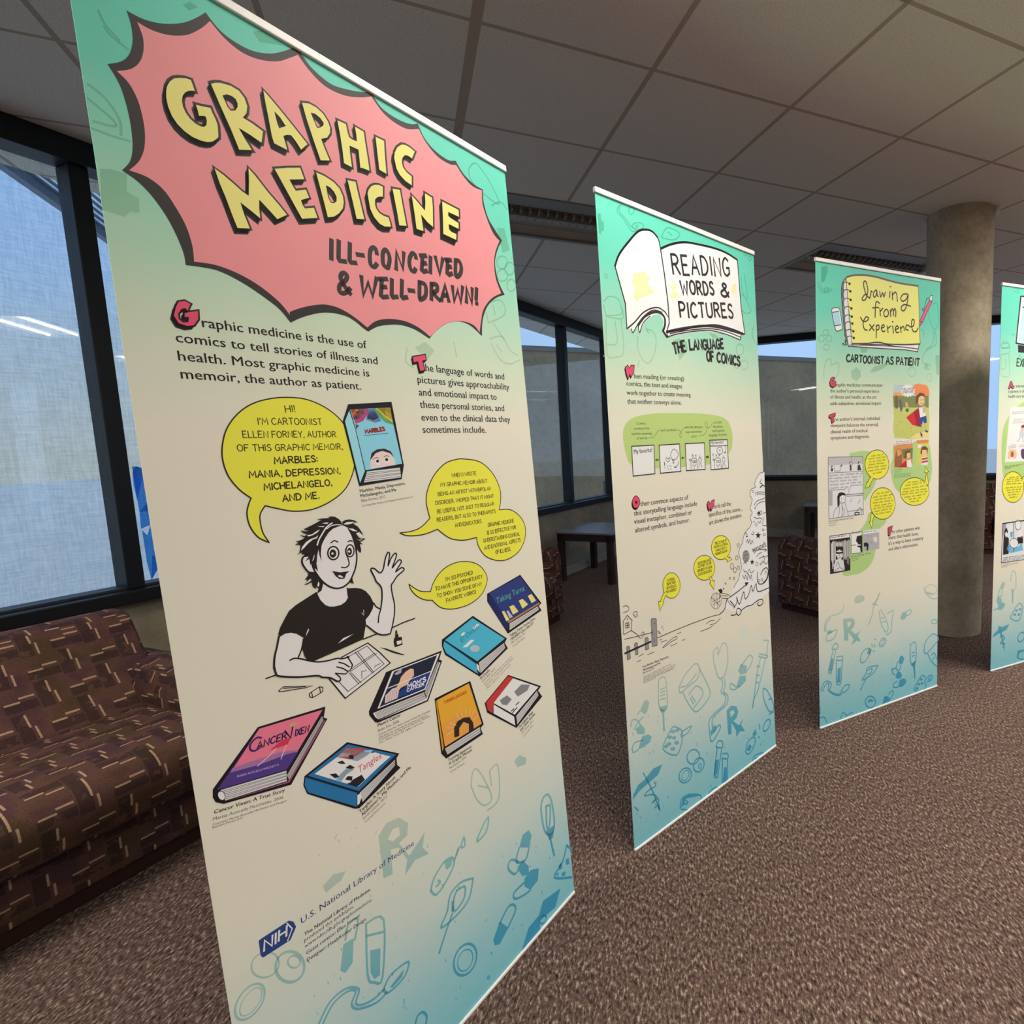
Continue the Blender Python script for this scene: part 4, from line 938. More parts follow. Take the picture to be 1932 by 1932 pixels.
p.hand("MOM'S", C_('480,480')[0], C_('685,395')[0], 8.5, 2.4, (232, 226, 218), 5); p.hand('CANCER', C_('470,516')[0], C_('665,442')[0], 5.2, 1.6, (232, 226, 218), 5)
pages(p, C_, '82,760 665,522 688,590 140,832', 6, 3); pages(p, C_, '674,520 820,172 840,182 698,590', 3, 3, (178, 168, 158)); p.fill(C_('80,762 110,770 128,825 110,810'), (226, 216, 204), 5)
p = book('teal printed book with clouds', '1018,495 1298,680 1280,715 1305,760 1075,990 790,810 765,740 765,690', [('1015,510 1283,680 1055,868 787,692', (76, 170, 186)), ('780,702 1040,886 1060,972 797,800 772,740', (70, 164, 184))], Z6, 3)
for q in ('1015,590 1060,555 1072,570 1030,605', '915,655 935,628 960,630 935,656', '933,752 1000,690 1032,690 970,750'): p.fill(Z6(q), (232, 232, 224), 2)
p.ellipse(Z6, (1035, 762), 40, 28, (176, 178, 176), 2); p.type('El Deafo', Z6('925,715')[0], Z6('1070,590')[0], 15, (44, 120, 136), 2); pages(p, Z6, '1067,880 1276,716 1287,758 1082,965', 6); p.fill(Z6('1045,885 1065,900 1076,962 1052,932'), (226, 216, 204), 4); p.lines(Z6, '790,705 1045,880', 1.2, (20, 60, 70), 2, False)
p = book('orange printed book', '995,1035 1105,1390 1080,1420 1098,1470 800,1670 760,1630 705,1180', [('985,1050 1092,1385 787,1575 720,1190', (228, 158, 46)), ('710,1192 718,1196 778,1580 766,1612', (206, 140, 44))], Z6, 3)
p.fill(Z6('770,1400 900,1290 1060,1300 1092,1385 787,1575'), (230, 148, 66), 2); p.lines(Z6, '800,1480 860,1440|830,1380 880,1400|880,1300 910,1350|960,1270 960,1320|1030,1270 1005,1320|1060,1320 1020,1350|800,1420 860,1420|920,1280 935,1330|1000,1265 985,1315', 1.0, (240, 196, 130), 3, False)
p.fill(Z6('865,1500 862,1420 890,1365 940,1335 990,1330 1020,1375 1026,1430 985,1450 985,1385 940,1370 905,1420 905,1485'), (50, 36, 28), 3); p.type('TURNING JAPANESE', Z6('780,1225')[0], Z6('968,1132')[0], 10, (206, 96, 30), 3, .02); pages(p, Z6, '787,1592 1076,1412 1082,1460 807,1640', 5)
p = book('white printed book with a red spine', '1310,985 1580,1075 1555,1110 1590,1160 1380,1415 1140,1290 1120,1215', [('1350,1008 1562,1080 1365,1310 1190,1214', (222, 212, 200)), ('1310,990 1350,1005 1190,1212 1182,1300 1142,1270 1127,1212', (190, 56, 50)), ('1190,1226 1360,1326 1370,1400 1190,1300', (224, 212, 202))], Z6, 3)
for q in ('1360,1120 1420,1060 1490,1062 1470,1110 1390,1160', '1240,1190 1300,1150 1340,1182 1300,1232 1260,1225'): p.fill(Z6(q), (128, 122, 118), 2)
p.lines(Z6, '1335,1280 1360,1262|1345,1295 1385,1250|1375,1230 1400,1205', 2.2, (40, 32, 32), 2, False); pages(p, Z6, '1377,1322 1550,1112 1562,1150 1387,1390', 5)
p = book('navy printed book with yellow windows', '1410,155 1583,385 1560,410 1585,445 1310,635 1140,370 1140,310', [('1150,302 1408,164 1572,385 1316,545', (46, 56, 108)), ('1146,320 1150,390 1305,622 1316,552 1190,360', (34, 40, 82))], Z6, 3)
for q in ('1258,456 1278,450 1322,524 1295,536', '1320,415 1355,400 1396,455 1350,482', '1398,366 1430,350 1476,396 1430,432', '1473,326 1505,310 1542,365 1505,386'): p.fill(Z6(q), (226, 202, 118), 2)
p.fill(Z6('1302,541 1568,380 1574,390 1316,552'), (170, 120, 80), 2); p.fill(Z6('1296,452 1310,446 1350,500 1322,512'), (190, 170, 180), 3); p.type('Taking Turns', Z6('1216,392')[0], Z6('1446,282')[0], 17, (92, 160, 140), 2, 0)
pages(p, Z6, '1322,556 1556,412 1566,440 1322,610', 4)
# captions
CAP = (84, 72, 68)
def caption(k, tr, rows, base=2):
    p = P(k, 'book_caption', base)
    for t, a, b2, size, bold, col in rows: p.type(t, tr(a)[0], tr(b2)[0], size, col, 0, bold)
caption(0, Z3, [('Marbles: Mania, Depression,', '1543,1505', '1875,1445', 9, .02, CAP), ('Michelangelo, and Me', '1548,1540', '1808,1493', 9, .02, CAP), ('Ellen Forney, 2012', '1553,1575', '1730,1542', 8, 0, (120, 108, 100)), ('Courtesy Ellen Forney and Penguin Random House LLC', '1558,1608', '1930,1540', 5.5, 0, (120, 108, 100))])
caption(0, V_, [('Cancer Vixen: A True Story', '40,1000', '675,800', 10.5, .02, (66, 56, 54)), ('Marisa Acocella Marchetto, 2006', '30,1062', '660,862', 9, 0, (110, 98, 92)), ('Courtesy Marisa Acocella Marchetto and Penguin', '30,1105', '690,888', 6, 0, (110, 98, 92)), ('Random House LLC', '25,1132', '295,1042', 6, 0, (110, 98, 92))])
caption(0, T_, [("Tangles: A Story About", '568,715', '900,385', 10, .02, (66, 56, 54)), ("Alzheimer's, My Mother, and Me", '588,748', '1045,292', 10, .02, (66, 56, 54)), ('Sarah Leavitt, 2012', '598,780', '820,565', 8, 0, (110, 98, 92)), ('Courtesy Sarah Leavitt', '615,808', '805,625', 6, 0, (110, 98, 92))])
caption(0, C_, [("Mom's Cancer", '138,920', '402,795', 9.5, .02, (66, 56, 54)), ('Brian Fies, 2006', '142,978', '382,865', 8.5, 0, (110, 98, 92)), ("Courtesy Brian Fies, Mom's Cancer by Brian Fies, Copyright", '145,1022', '735,742', 5.5, 0, (110, 98, 92)), ('2006 Brian Fies. Used with the permission of Abrams', '148,1056', '705,792', 5.5, 0, (110, 98, 92)), ('ComicArts, an imprint of Harry N. Abrams', '150,1082', '740,800', 5.5, 0, (110, 98, 92)), ('Inc., New York. All rights reserved.', '160,1110', '660,870', 5.5, 0, (110, 98, 92))])
caption(0, Z6, [('El Deafo', '1088,1020', '1160,945', 8, .02, CAP), ('Cece Bell, 2014', '1098,1045', '1205,935', 6.5, 0, (120, 108, 100)), ('Courtesy Amulet Books, an imprint of', '1112,1062', '1340,832', 5, 0, (130, 118, 108)), ('Abrams. Copyright Cece Bell', '1122,1080', '1350,848', 5, 0, (130, 118, 108)), ('All rights reserved', '1134,1100', '1330,900', 5, 0, (130, 118, 108)),
                ('Turning Japanese:', '815,1700', '1010,1580', 8.5, .02, CAP), ('A Graphic Memoir', '822,1730', '1015,1608', 8.5, .02, CAP), ('MariNaomi, 2016', '826,1765', '965,1668', 7, 0, (120, 108, 100)), ('Courtesy MariNaomi', '830,1795', '950,1718', 5.5, 0, (130, 118, 108)),
                ('The Infinite Wait', '1400,1430', '1518,1295', 8.5, .02, CAP), ('and Other Stories', '1415,1450', '1535,1308', 8.5, .02, CAP), ('Julia Wertz, 2012', '1425,1472', '1520,1365', 6.5, 0, (120, 108, 100)), ('Courtesy Julia Wertz', '1435,1500', '1520,1400', 5.5, 0, (130, 118, 108)),
                ('Taking Turns: Stories from', '1328,668', '1535,518', 8, .02, CAP), ('HIV/AIDS Care Unit 371', '1335,698', '1522,560', 8, .02, CAP), ('MK Czerwiec, 2017', '1340,725', '1458,635', 6.5, 0, (120, 108, 100)), ('Courtesy MK Czerwiec', '1350,752', '1450,675', 5.5, 0, (130, 118, 108))])
lg = P(0, 'institute_logo', 2, 'navy NIH arrow logo')
NAVY = (44, 62, 112)
lg.fill(Z8('278,882 292,872 425,785 447,790 460,815 432,880 300,965 288,956'), NAVY, 0); lg.hand('NIH', Z8('304,934')[0], Z8('412,862')[0], 20, 3.6, (224, 216, 204), 1, .08); lg.lines(Z8, '414,797 441,824 418,884', 2.0, (224, 216, 204), 1, False)
cr = P(0, 'credit_lettering', 2)
cr.type('U.S. National Library of Medicine', Z8('485,802')[0], Z8('1033,418')[0], 17.5, NAVY, 0)
for t, a, b2, bo in (('The National Library of Medicine', '500,862', '820,640', .02), ('produced this exhibition.', '500,890', '740,722', 0), ('www.nlm.nih.gov/graphicmedicine', '502,920', '827,690', 0), ('Guest curator: Ellen Forney', '510,952', '770,765', .01), ('Designer: HealyKohler Design', '513,986', '798,785', .01)):
    cr.type(t, Z8(a)[0], Z8(b2)[0], 10.5, (70, 60, 66), 0, bo)
# medical doodles
def doodle(k, base=1):
    return P(k, 'medical_doodles', base)
def dd(p, tr, fills=(), lines_='', w=2.4, smooth=True, ell=()):
    pm = pattern_ink()
    for q in fills: p.fill(tr(q), K, 0, m=pm)
    if lines_: p.lines(tr, lines_, w, K, 0, smooth, m=pm)
    for e in ell: p.ellipse(tr, (e[0], e[1]), e[2], e[3], K, 0, (e[4] if len(e) > 4 else w) or None, e[5] if len(e) > 5 else 0.0, m=pm)
p = doodle(0)
p.fill(Z8('860,375 900,310 960,285 1005,310 1000,370 960,410 1010,470 1085,355 1075,430 1105,460 1040,490 990,565 1000,490 960,430 920,440 930,560 885,580 870,450'), K, 0, [Z8('905,390 930,340 960,330 965,370 930,400')], m=pattern_ink())
dd(p, Z8, ['1545,430 1560,370 1590,345 1605,370 1592,430', '1535,530 1560,492 1590,520 1592,560 1560,570', '1570,580 1600,540 1640,530 1635,590 1600,635 1570,620', '1675,350 1715,320 1710,380 1690,395', '1745,628 1720,720 1640,790 1650,830 1555,935 1590,820 1640,760 1660,690',
            '1418,880 1450,790 1492,820 1450,900 1425,906', '690,900 740,870 735,990 700,1040 675,1030', '820,930 870,920 868,1050 840,1070 822,1040', '590,620 640,560 700,545 680,590 640,620 605,650', '1180,500 1220,480 1215,520 1190,540', '915,1110 985,1020 975,1060 930,1110', '1215,690 1230,690 1225,740 1215,745', '1735,520 1750,500 1755,530 1740,540', '1770,490 1785,480 1788,510 1772,515', '1750,555 1768,545 1770,565 1752,570', '1720,560 1735,550 1735,570'],
   '1545,430 1530,500 1575,490 1592,430|1540,500 1505,490 1490,530 1520,560 1540,540|1570,600 1520,650 1525,680 1570,660 1600,635|1660,190 1680,172 1700,200 1715,300 1710,350 1690,370 1665,340 1650,240 1660,190|1695,380 1705,430 1715,470|1675,230 1695,230 1690,330 1678,325 1675,230|1320,580 1260,600 1210,660 1195,740 1165,820 1240,760 1300,680 1320,580|1240,640 1280,620 1275,680 1230,740 1225,690 1240,640|1220,750 1185,850 1155,945|1450,800 1490,720 1520,710 1525,740 1490,820|700,880 715,800 760,780 745,880|800,800 885,780 880,1060 840,1085 808,1050 800,800|800,860 885,840|590,1288 640,1190 710,1130 750,1130 730,1190 760,1215 850,1185 900,1135|570,1288 625,1180 705,1115 765,1120 750,1185 780,1195 840,1165 890,1115|885,1120 920,1050 1005,985 985,1060 910,1135 885,1120|1040,1288 1050,1250 1075,1230 1095,1250 1090,1288|1115,640 1130,580 1180,500 1220,480 1225,520 1180,610 1140,660 1115,640|1140,620 1160,600 1150,590|1230,490 1250,430 1240,470|1260,430 1275,380 1280,420 1262,432|1340,390 1370,320 1395,285 1385,350 1345,400 1340,390|1775,420 1755,500 1715,575 1800,575|1775,420 1800,440', 4.4,
   ell=[(1282, 975, 52, 80, 4.4, .35), (1282, 978, 34, 55, 2.4, .35), (430, 1010, 70, 75, 5.0), (450, 985, 30, 30, 3.0), (310, 1000, 70, 60, 3.0, -.5), (235, 1180, 55, 100, 4.0, .6), (240, 1180, 36, 80, 2.0, .6), (1660, 780, 14, 22, 3.5, .5), (1395, 1062, 5, 8, 2)])
dd(p, Z8, ['1518,340 1545,300 1582,330 1560,20 1590,-10 1560,-5'] if False else ['1520,10 1545,-20 1580,-5 1575,25 1535,40'], '1310,130 1320,60 1350,60 1410,180 1380,225 1340,200 1310,130|1390,250 1445,190 1440,30 1400,60|1400,60 1410,130|1345,130 1395,140', 3.0)
rnd = random.Random(4)
pm = pattern_ink()
for i in range(80):
    u_, v_ = 560 + rnd.random() * 500, 1560 + rnd.random() * 360
    if u_ > 1060 or v_ > 1700 + (1085 - u_) * 1.05: continue
    p.stroke([(u_, v_), (u_ + rnd.uniform(-2, 3), v_ + rnd.uniform(2, 6))], rnd.uniform(.9, 2), K, 0, m=pm)
dd(p, Z1, ['570,962 630,962 722,990 722,1090 790,1130 795,1212 740,1208 712,1236 582,1195', '1440,180 1500,170 1610,260 1480,240', '1040,30 1080,10 1130,40 1080,60'], '500,480 600,560 680,680 690,770|500,560 640,680 650,720 530,690|520,730 640,775 740,805|590,150 640,210 730,280|560,60 600,140 680,230', 4.2)
dd(p, Z2, ['1320,1298 1362,1300 1395,1425 1352,1440'], '1160,960 1200,930 1270,1020 1330,1140 1320,1160 1230,1090 1170,1020 1160,960|1290,1170 1340,1150 1380,1195|1240,1740 1340,1710 1365,1790 1270,1840|1300,1840 1360,1932|1260,1780 1270,1830|1300,1740 1310,1790', 2.6, ell=[(1350, 1495, 30, 36), (1392, 1530, 26, 36), (1352, 1568, 30, 34), (1402, 1625, 24, 34)])
dd(p, Z4, ['705,60 780,20 850,80 800,150 760,120'], '1250,0 1340,-20 1400,80 1460,120|1260,30 1330,150 1400,180 1470,150|1300,40 1340,90|990,20 1010,130|650,60 640,160 700,210', 2.6)
# ================================================================== second banner
U1, U2, U3, U4 = T(1100, 320, .20704), T(1130, 660, .18116), T(1140, 900, .18116), T(1160, 1180, .2329)
PAGE = (228, 217, 202)
b = P(1, 'open_book_drawing', 2, 'white open book with black outline')
left = U1('290,875 330,770 420,650 500,565 570,545 630,565 680,620 705,720', True, False) + U1('740,950 775,1230 780,1350') + U1('750,1300 690,1260 620,1265 540,1310 470,1390 400,1450', True, False) + U1('385,1220 330,1020 290,875', True, False)
right = U1('705,720 800,680 920,660 1050,680 1200,715 1310,760 1405,820', True, False) + U1('1420,1000 1440,1250 1475,1500', True, False) + U1('1475,1500 1350,1450 1200,1415 1050,1430 900,1460 760,1480', True, False) + U1('785,1400 775,1230 740,950 705,720')
b.fill(U1('400,1450 440,1450 455,1485 500,1410 515,1485 560,1390 640,1325 700,1320 735,1380 725,1470 770,1530 900,1500 1100,1470 1250,1490 1430,1555 1445,1520 1475,1500 1350,1440 1050,1420 780,1350 700,1250 560,1290'), PAGE, 0)
b.fill(left, PAGE, 1); b.fill(right, PAGE, 1)
b.stroke(left, 2.6, K, 2, True); b.stroke(right, 2.6, K, 2, True)
b.lines(U1, '290,880 330,770 420,650 500,565 570,547 630,565 680,620|705,722 800,682 920,662 1050,682 1200,718 1310,762 1400,820', 4.2, K, 2)
b.lines(U1, '500,1420 560,1340 640,1300 700,1305 742,1350 745,1420 728,1470|728,1470 765,1525|760,1480 900,1450 1100,1425 1250,1440 1460,1500', 5.0, K, 2)
b.lines(U1, '440,1450 455,1485 500,1405 560,1330 640,1280 720,1300|500,1410 515,1485 545,1400 610,1335|770,1525 850,1500 1000,1475 1150,1465 1300,1500 1430,1552|790,1495 950,1465 1150,1450 1300,1475 1440,1530|1430,1552 1445,1500|760,1485 775,1530', 2.0, K, 3)
for q in ('465,950 570,920 575,955 610,1000 580,1030 650,1120 520,1170 495,1210 455,1160 462,1120 480,1080 445,1040', '785,1050 850,1045 862,1080 830,1100 860,1120 885,1165 800,1172 788,1140 812,1110', '1370,1040 1392,1040 1405,1135 1360,1130 1350,1090'): b.fill(U1(q), (226, 206, 150), 2)
t = P(1, 'title_lettering', 6, 'READING WORDS & PICTURES hand lettering')
for s, a, c, cap in (('READING', '822,950', '1338,972', 172), ('WORDS', '898,1135', '1195,1138', 118), ('&', '1255,1150', '1330,1168', 118), ('PICTURES', '888,1345', '1368,1348', 132)):
    t.hand(s, U1(a)[0], U1(c)[0], cap * .207, 5.0, K, 0, .02, .26)
t = P(1, 'subtitle_lettering', 2)
for s, a, c, cap in (('THE', '832,1680', '940,1652', 95), ('LANGUAGE', '975,1642', '1282,1630', 88), ('OF', '1130,1745', '1192,1748', 88), ('COMICS', '1222,1752', '1430,1788', 84)): t.hand(s, U1(a)[0], U1(c)[0], cap * .207, 4.8, K, 0, .04, .2)
for s in (U2('275,185 300,165 320,200 335,165 365,165 360,230 335,280 320,245 305,300 285,240'), U3('1075,270 1090,255 1100,290 1120,250 1145,240 1138,300 1115,345 1105,310 1095,345 1080,310')):
    d = P(1, 'drop_capital', 2, 'red capital W with black shadow'); block_letter(d, s, None, RED, -1.4, 3.2, 1.5)
d = P(1, 'drop_capital', 2, 'red capital O with black shadow'); block_letter(d, U3('330,200 358,225 368,262 355,305 330,322 305,305 294,262 305,222', True), U3('330,245 343,265 330,285 320,265', True), RED, -1.4, 3.4, 1.5)
BODY = (66, 54, 50)
paragraph(1, 'paragraph_lettering', [('hen reading (or creating)', U2('368,297')[0], U2('885,320')[0]), ('comics, the text and images', U2('287,372')[0], U2('865,402')[0]), ('work together to create meaning', U2('290,468')[0], U2('955,490')[0]), ('that neither conveys alone.', U2('297,560')[0], U2('860,572')[0])], 13.5, .014, BODY)
paragraph(1, 'paragraph_lettering', [('ther common aspects of', U3('378,305')[0], U3('875,234')[0]), ('this storytelling language include', U3('310,405')[0], U3('968,297')[0]), ('visual metaphor, combined or', U3('313,490')[0], U3('912,388')[0]), ('altered symbols, and humor.', U3('322,580')[0], U3('890,468')[0])], 14, .014, BODY)
paragraph(1, 'paragraph_lettering', [('ords tell the', U3('1145,330')[0], U3('1320,297')[0]), ('specifics of the scene...', U3('1090,415')[0], U3('1438,350')[0]), ('art shows the emotion.', U3('1093,500')[0], U3('1433,415')[0])], 12.5, .012, BODY)
GREEN = (176, 190, 108)
g = P(1, 'green_panel', 1, 'green rounded background shape'); g.fill(U2('250,900 270,790 330,720 450,680 640,660 860,658 1080,665 1250,690 1340,740 1385,850 1390,960 1360,1070 1200,1180 1000,1210 800,1225 600,1235 450,1220 330,1190 280,1080', True), GREEN, 0)
c = P(1, 'caption_lettering', 2); GT = (98, 104, 62)
for s, a, e in (('Comics', '392,780', '487,778'), ('combine the', '362,832', '525,828'), ('explicit meaning', '340,886', '550,882'), ('of words', '392,935', '505,930'), ('and symbols', '648,850', '805,845'), ('with the abstract', '890,820', '1082,815'), ('expressiveness', '903,868', '1072,862'), ('of art', '962,915', '1022,912'), ('to create', '1197,768', '1278,765'), ('the unique,', '1188,812', '1292,808'), ('multi-layered', '1180,858', '1303,852'), ('language of comics.', '1148,903', '1335,892')):
    c.type(s, U2(a)[0], U2(e)[0], 7.4, GT, 0, .005)
c.lines(U2, '520,918 570,910 610,850 640,835|815,835 850,850 860,900 850,915 840,880 880,820|1040,900 1100,880 1130,800 1120,750 1105,770 1115,800 1150,810 1185,760', .8, GT, 0)
def comic(k, tr, quad, fillc=(222, 212, 200), base=2, lw=1.7, name='comic_panel'):
    p = P(k, name, base); q = tr(quad); p.fill(q, fillc, 0); p.stroke(q, lw, K, 3, True); return p
p = comic(1, U2, '340,1005 572,992 583,1290 355,1315'); p.type('My favorite!', U2('365,1085')[0], U2('555,1062')[0], 12.5, K, 1, .01)
p = comic(1, U2, '625,993 838,980 853,1265 640,1285')
p.lines(U2, '745,1100 755,1060 780,1035 810,1055 825,1090 810,1130 780,1145 755,1130 745,1100|718,1170 698,1145 705,1122 720,1138 735,1122 738,1145 718,1170|825,1160 820,1200 790,1225|790,1205 787,1227 808,1222|712,1210 716,1225|735,1205 750,1215|720,1248 730,1240|745,1243 755,1236', 1.1, K, 1); p.lines(U2, '680,1170 684,1208|686,1226 687,1232', 1.8, K, 1); p.ellipse(U2, (773, 1152), 10, 8, K, 1, 1.0); p.ellipse(U2, (776, 1176), 6, 6, K, 1, 1.0)
p = comic(1, U2, '898,978 1097,968 1107,1245 910,1258')
FIG = '960,1242 960,1160 975,1130 1000,1128 1020,1150 1027,1240|958,1160 940,1150 945,1140 965,1150|978,1195 995,1215 1012,1192|990,1220 993,1240|1037,1232 1047,1180 1036,1140 1055,1122 1068,1150 1058,1182 1074,1222|975,1118 972,1092 984,1108|1000,1112 1010,1095 1012,1112|1050,1118 1050,1102'
p.lines(U2, FIG, 1.1, K, 1); p.ellipse(U2, (985, 1165), 10, 13, K, 1, 1.0); p.ellipse(U2, (1006, 1164), 10, 13, K, 1, 1.0); p.ellipse(U2, (986, 1167), 4, 5, K, 1); p.ellipse(U2, (1005, 1166), 4, 5, K, 1)
p = comic(1, U2, '1152,942 1335,935 1350,1232 1167,1250'); p.lines(U2, '1155,1003 1337,997', 1.4, K, 1); p.type('My favorite!', U2('1165,985')[0], U2('1295,976')[0], 9, K, 1, .01)
U2b = T(1130 + 246 * .18116, 660 - 2 * .18116, .18116)
p.lines(U2b, FIG, 1.1, K, 1); p.ellipse(U2b, (985, 1165), 9, 12, K, 1, 1.0); p.ellipse(U2b, (1006, 1164), 9, 12, K, 1, 1.0)
p.lines(U2, '1228,1050 1235,1025 1260,1012 1285,1030 1288,1060 1270,1085 1240,1082 1228,1050|1252,1040 1258,1055 1266,1040|1320,1000 1318,1050 1308,1075|1300,1062 1309,1077 1322,1064', 1.1, K, 1); p.lines(U2, '1187,1080 1190,1110|1191,1126 1192,1130', 1.6, K, 1)
c.hand('+', U2('588,1170')[0], U2('624,1166')[0], 9, 1.8); c.hand('+', U2('860,1148')[0], U2('888,1144')[0], 9, 1.8); c.hand('=', U2('1117,1142')[0], U2('1145,1138')[0], 10, 1.8)
def ell_pts(tr, cx, cy, rx, ry, n=28, a0=0.0): return tr(' '.join('%f,%f' % (cx + rx * math.cos(a0 + 2 * math.pi * i / n), cy + ry * math.sin(a0 + 2 * math.pi * i / n)) for i in range(n)))
def arrow_bubble(k, tr, e, tail, lines, cap, w=.9, lw=1.3, base=3):
    p = P(k, 'speech_bubble', base, 'yellow arrow speech bubble'); BR = (70, 50, 24)
    q = tr(tail); p.stroke(q, lw * 2, BR, 0, True); o = ell_pts(tr, *e); p.stroke(o, lw * 2, BR, 0, True); p.fill(q, YEL, 1); p.fill(o, YEL, 1)
    for L in lines:
        a, c2 = tr(L[1])[0], tr(L[2])[0]
        p.hand(L[0], a, c2, cap * tr.k, w, (96, 78, 30), 2) if L[0] else scribble(p, a, c2, cap * tr.k, w, (110, 90, 34), 2)
    return p
def scribble(p, a, b2, h, w, col, layer):
    # handwriting too small to read: word-length runs of up-and-down strokes
    r = random.Random(int(a[0] * 31 + a[1] * 17)); L = math.hypot(b2[0] - a[0], b2[1] - a[1]); x = 0.0
    while x < L:
        n = r.randint(3, 8); pts = []
        for i in range(n * 2):
            f = min(1.0, (x + i * h * .26) / L)
            pts.append((a[0] + (b2[0] - a[0]) * f, a[1] + (b2[1] - a[1]) * f - (h * r.uniform(.6, 1.0) if i % 2 else h * r.uniform(0, .2))))
        p.stroke(pts, w, col, layer); x += n * 2 * h * .26 + h * .5
arrow_bubble(1, U3, (700, 1130, 88, 130), '645,1225 618,1275 612,1298 618,1302 580,1390 565,1300 588,1300 596,1262 622,1205', [('A LITERAL', '650,1090', '735,1070'), ('DEPICTION', '652,1130', '742,1106'), ('OF FEELING', '650,1172', '747,1143'), ('"UNMOORED"', '643,1212', '752,1180')], 26)
arrow_bubble(1, U3, (1042, 945, 108, 126), '1080,1040 1115,1088 1100,1105 1140,1165 1146,1080 1130,1090 1108,1025', [('GOOFY DRAWINGS', '975,916', '1110,872'), ('CAN POINT TO THE', '975,950', '1115,906'), ('ABSURDITY OF SOME', '968,992', '1122,946'), ('SCARY SITUATIONS', '978,1030', '1118,986')], 26)
arrow_bubble(1, U3, (1215, 735, 97, 122), '1248,840 1288,868 1280,886 1325,858 1306,832 1304,850 1275,825', [('THE CLOUD OF', '1150,706', '1276,668'), ('FEAR IS A LITERAL', '1142,745', '1286,702'), ('MARK IT ISNT A', '1160,780', '1276,742'), ('THOUGHT BALLOON', '1155,818', '1280,776')], 24)
# wave and dock drawing
wv = P(1, 'wave_drawing', 2, 'black line drawing of a towering wave'); wh = (222, 214, 200)
outl = U3('1668,-55 1615,-35 1585,15 1565,75 1575,105 1530,130 1518,190 1540,230 1528,290 1520,330 1540,372 1520,420 1532,470 1518,520 1480,560 1450,620 1442,680 1420,720 1400,780 1410,830 1420,880 1430,940 1412,1000 1400,1060 1370,1110 1350,1150 1330,1210 1290,1280 1260,1370 1420,1400 1560,1330 1718,1190', True, False)
edge = U3('1718,1190 1706,900 1695,640 1684,400 1672,150 1668,-55')
wv.fill(outl + edge[1:-1], wh, 0); wv.stroke(outl[:-30], 1.2, K, 1)
wv.lines(U3, '1590,380 1615,355 1640,360 1636,385 1605,400 1590,380|1560,292 1590,250 1640,232 1672,216|1580,302 1615,268 1670,252|1575,190 1580,165 1620,155 1670,160|1590,190 1600,175 1668,180|1640,20 1620,60 1645,75 1620,110|1560,420 1590,430 1620,425 1645,440|1550,470 1565,460|1600,460 1620,480 1630,450|1655,380 1690,360|1660,420 1650,500 1690,505|1545,570 1560,580 1550,600 1530,590|1460,600 1470,580 1490,600|1480,680 1490,650 1500,690 1515,650 1525,700 1540,660 1550,690|1560,800 1580,770 1620,755 1690,760|1690,760 1668,742|1690,760 1672,776|1585,830 1610,800 1640,785|1610,850 1640,835 1668,828|1668,828 1650,820|1660,850 1700,820 1705,870 1690,905 1665,885 1668,850|1450,900 1470,890 1480,910|1450,960 1460,990 1480,980 1490,1010 1510,960 1530,1000 1560,970|1440,1020 1460,1060 1470,1020 1490,1070 1500,1010 1520,1060 1530,1020 1540,1080', 1.3, K, 2)
wv.lines(U3, '1625,110 1650,85 1672,100|1628,1020 1650,970 1690,945 1708,985 1700,1050 1660,1105 1610,1112 1592,1060 1596,990|1705,990 1690,1060 1655,1098|1310,1290 1350,1335 1350,1365|1350,1365 1382,1300 1378,1250 1408,1325 1450,1195 1468,1270 1505,1220 1530,1130 1548,1190 1580,1110 1590,1180 1625,1190 1720,1150|1420,1395 1480,1350 1540,1330 1590,1290 1640,1272 1652,1310 1620,1340 1595,1325 1605,1300|1320,1440 1370,1430 1385,1370 1415,1375 1425,1410 1400,1440 1375,1420|1200,1430 1250,1380 1270,1300 1280,1270', 1.9, K, 2)
for cx, cy, rx, ry in ((1395, 712, 12, 18), (1378, 842, 14, 22), (1330, 930, 18, 30), (1360, 968, 16, 26), (1396, 945, 12, 18), (1350, 1055, 9, 12), (1308, 1055, 6, 10), (1262, 1110, 5, 7), (1242, 1162, 5, 7), (1582, 495, 10, 16), (1655, 550, 12, 10), (1665, 600, 14, 10), (1588, 905, 10, 20), (1628, 905, 8, 10), (1650, 885, 8, 10), (1610, 1080, 10, 14), (1640, 1070, 9, 14), (1550, 150, 8, 12), (1572, 320, 8, 10), (1680, 990, 8, 12)): wv.ellipse(U3, (cx, cy), rx, ry, K, 2, 1.0)
wv.ellipse(U3, (1612, 377), 13, 14, K, 2); wv.ellipse(U3, (1485, 618), 8, 9, K, 2)
for cx, cy, r in ((1602, 608, 32), (1540, 885, 26)): wv.fill(U3(' '.join('%f,%f' % (cx + (r if i % 2 == 0 else r * .4) * math.sin(i * math.pi / 5), cy - (r * 1.25 if i % 2 == 0 else r * .5) * math.cos(i * math.pi / 5)) for i in range(10))), K, 2)
wv.ellipse(U3, (1475, 825), 38, 66, (150, 142, 134), 1); wv.lines(U3, '1445,790 1490,770 1450,820 1505,800 1445,850 1500,845 1455,880 1495,870', 1.0, (90, 82, 78), 2)
wv.type('woosh.', U3('1545,788')[0], U3('1692,722')[0], 17, K, 2, .01, shear=.2)
wv.fill(U3('1462,1098 1505,1095 1478,1138'), K, 2); wv.lines(U3, '1310,1250 1400,1185 1490,1112', 2.4, (96, 88, 84), 2, False); wv.fill(U3('1185,1175 1215,1162 1232,1180 1228,1212 1205,1210'), K, 2); wv.lines(U3, '1200,1210 1215,1240 1195,1255|1225,1215 1260,1215 1305,1235 1290,1265 1230,1262|1225,1235 1285,1240|1280,1270 1300,1310 1345,1350', 1.1, K, 2)
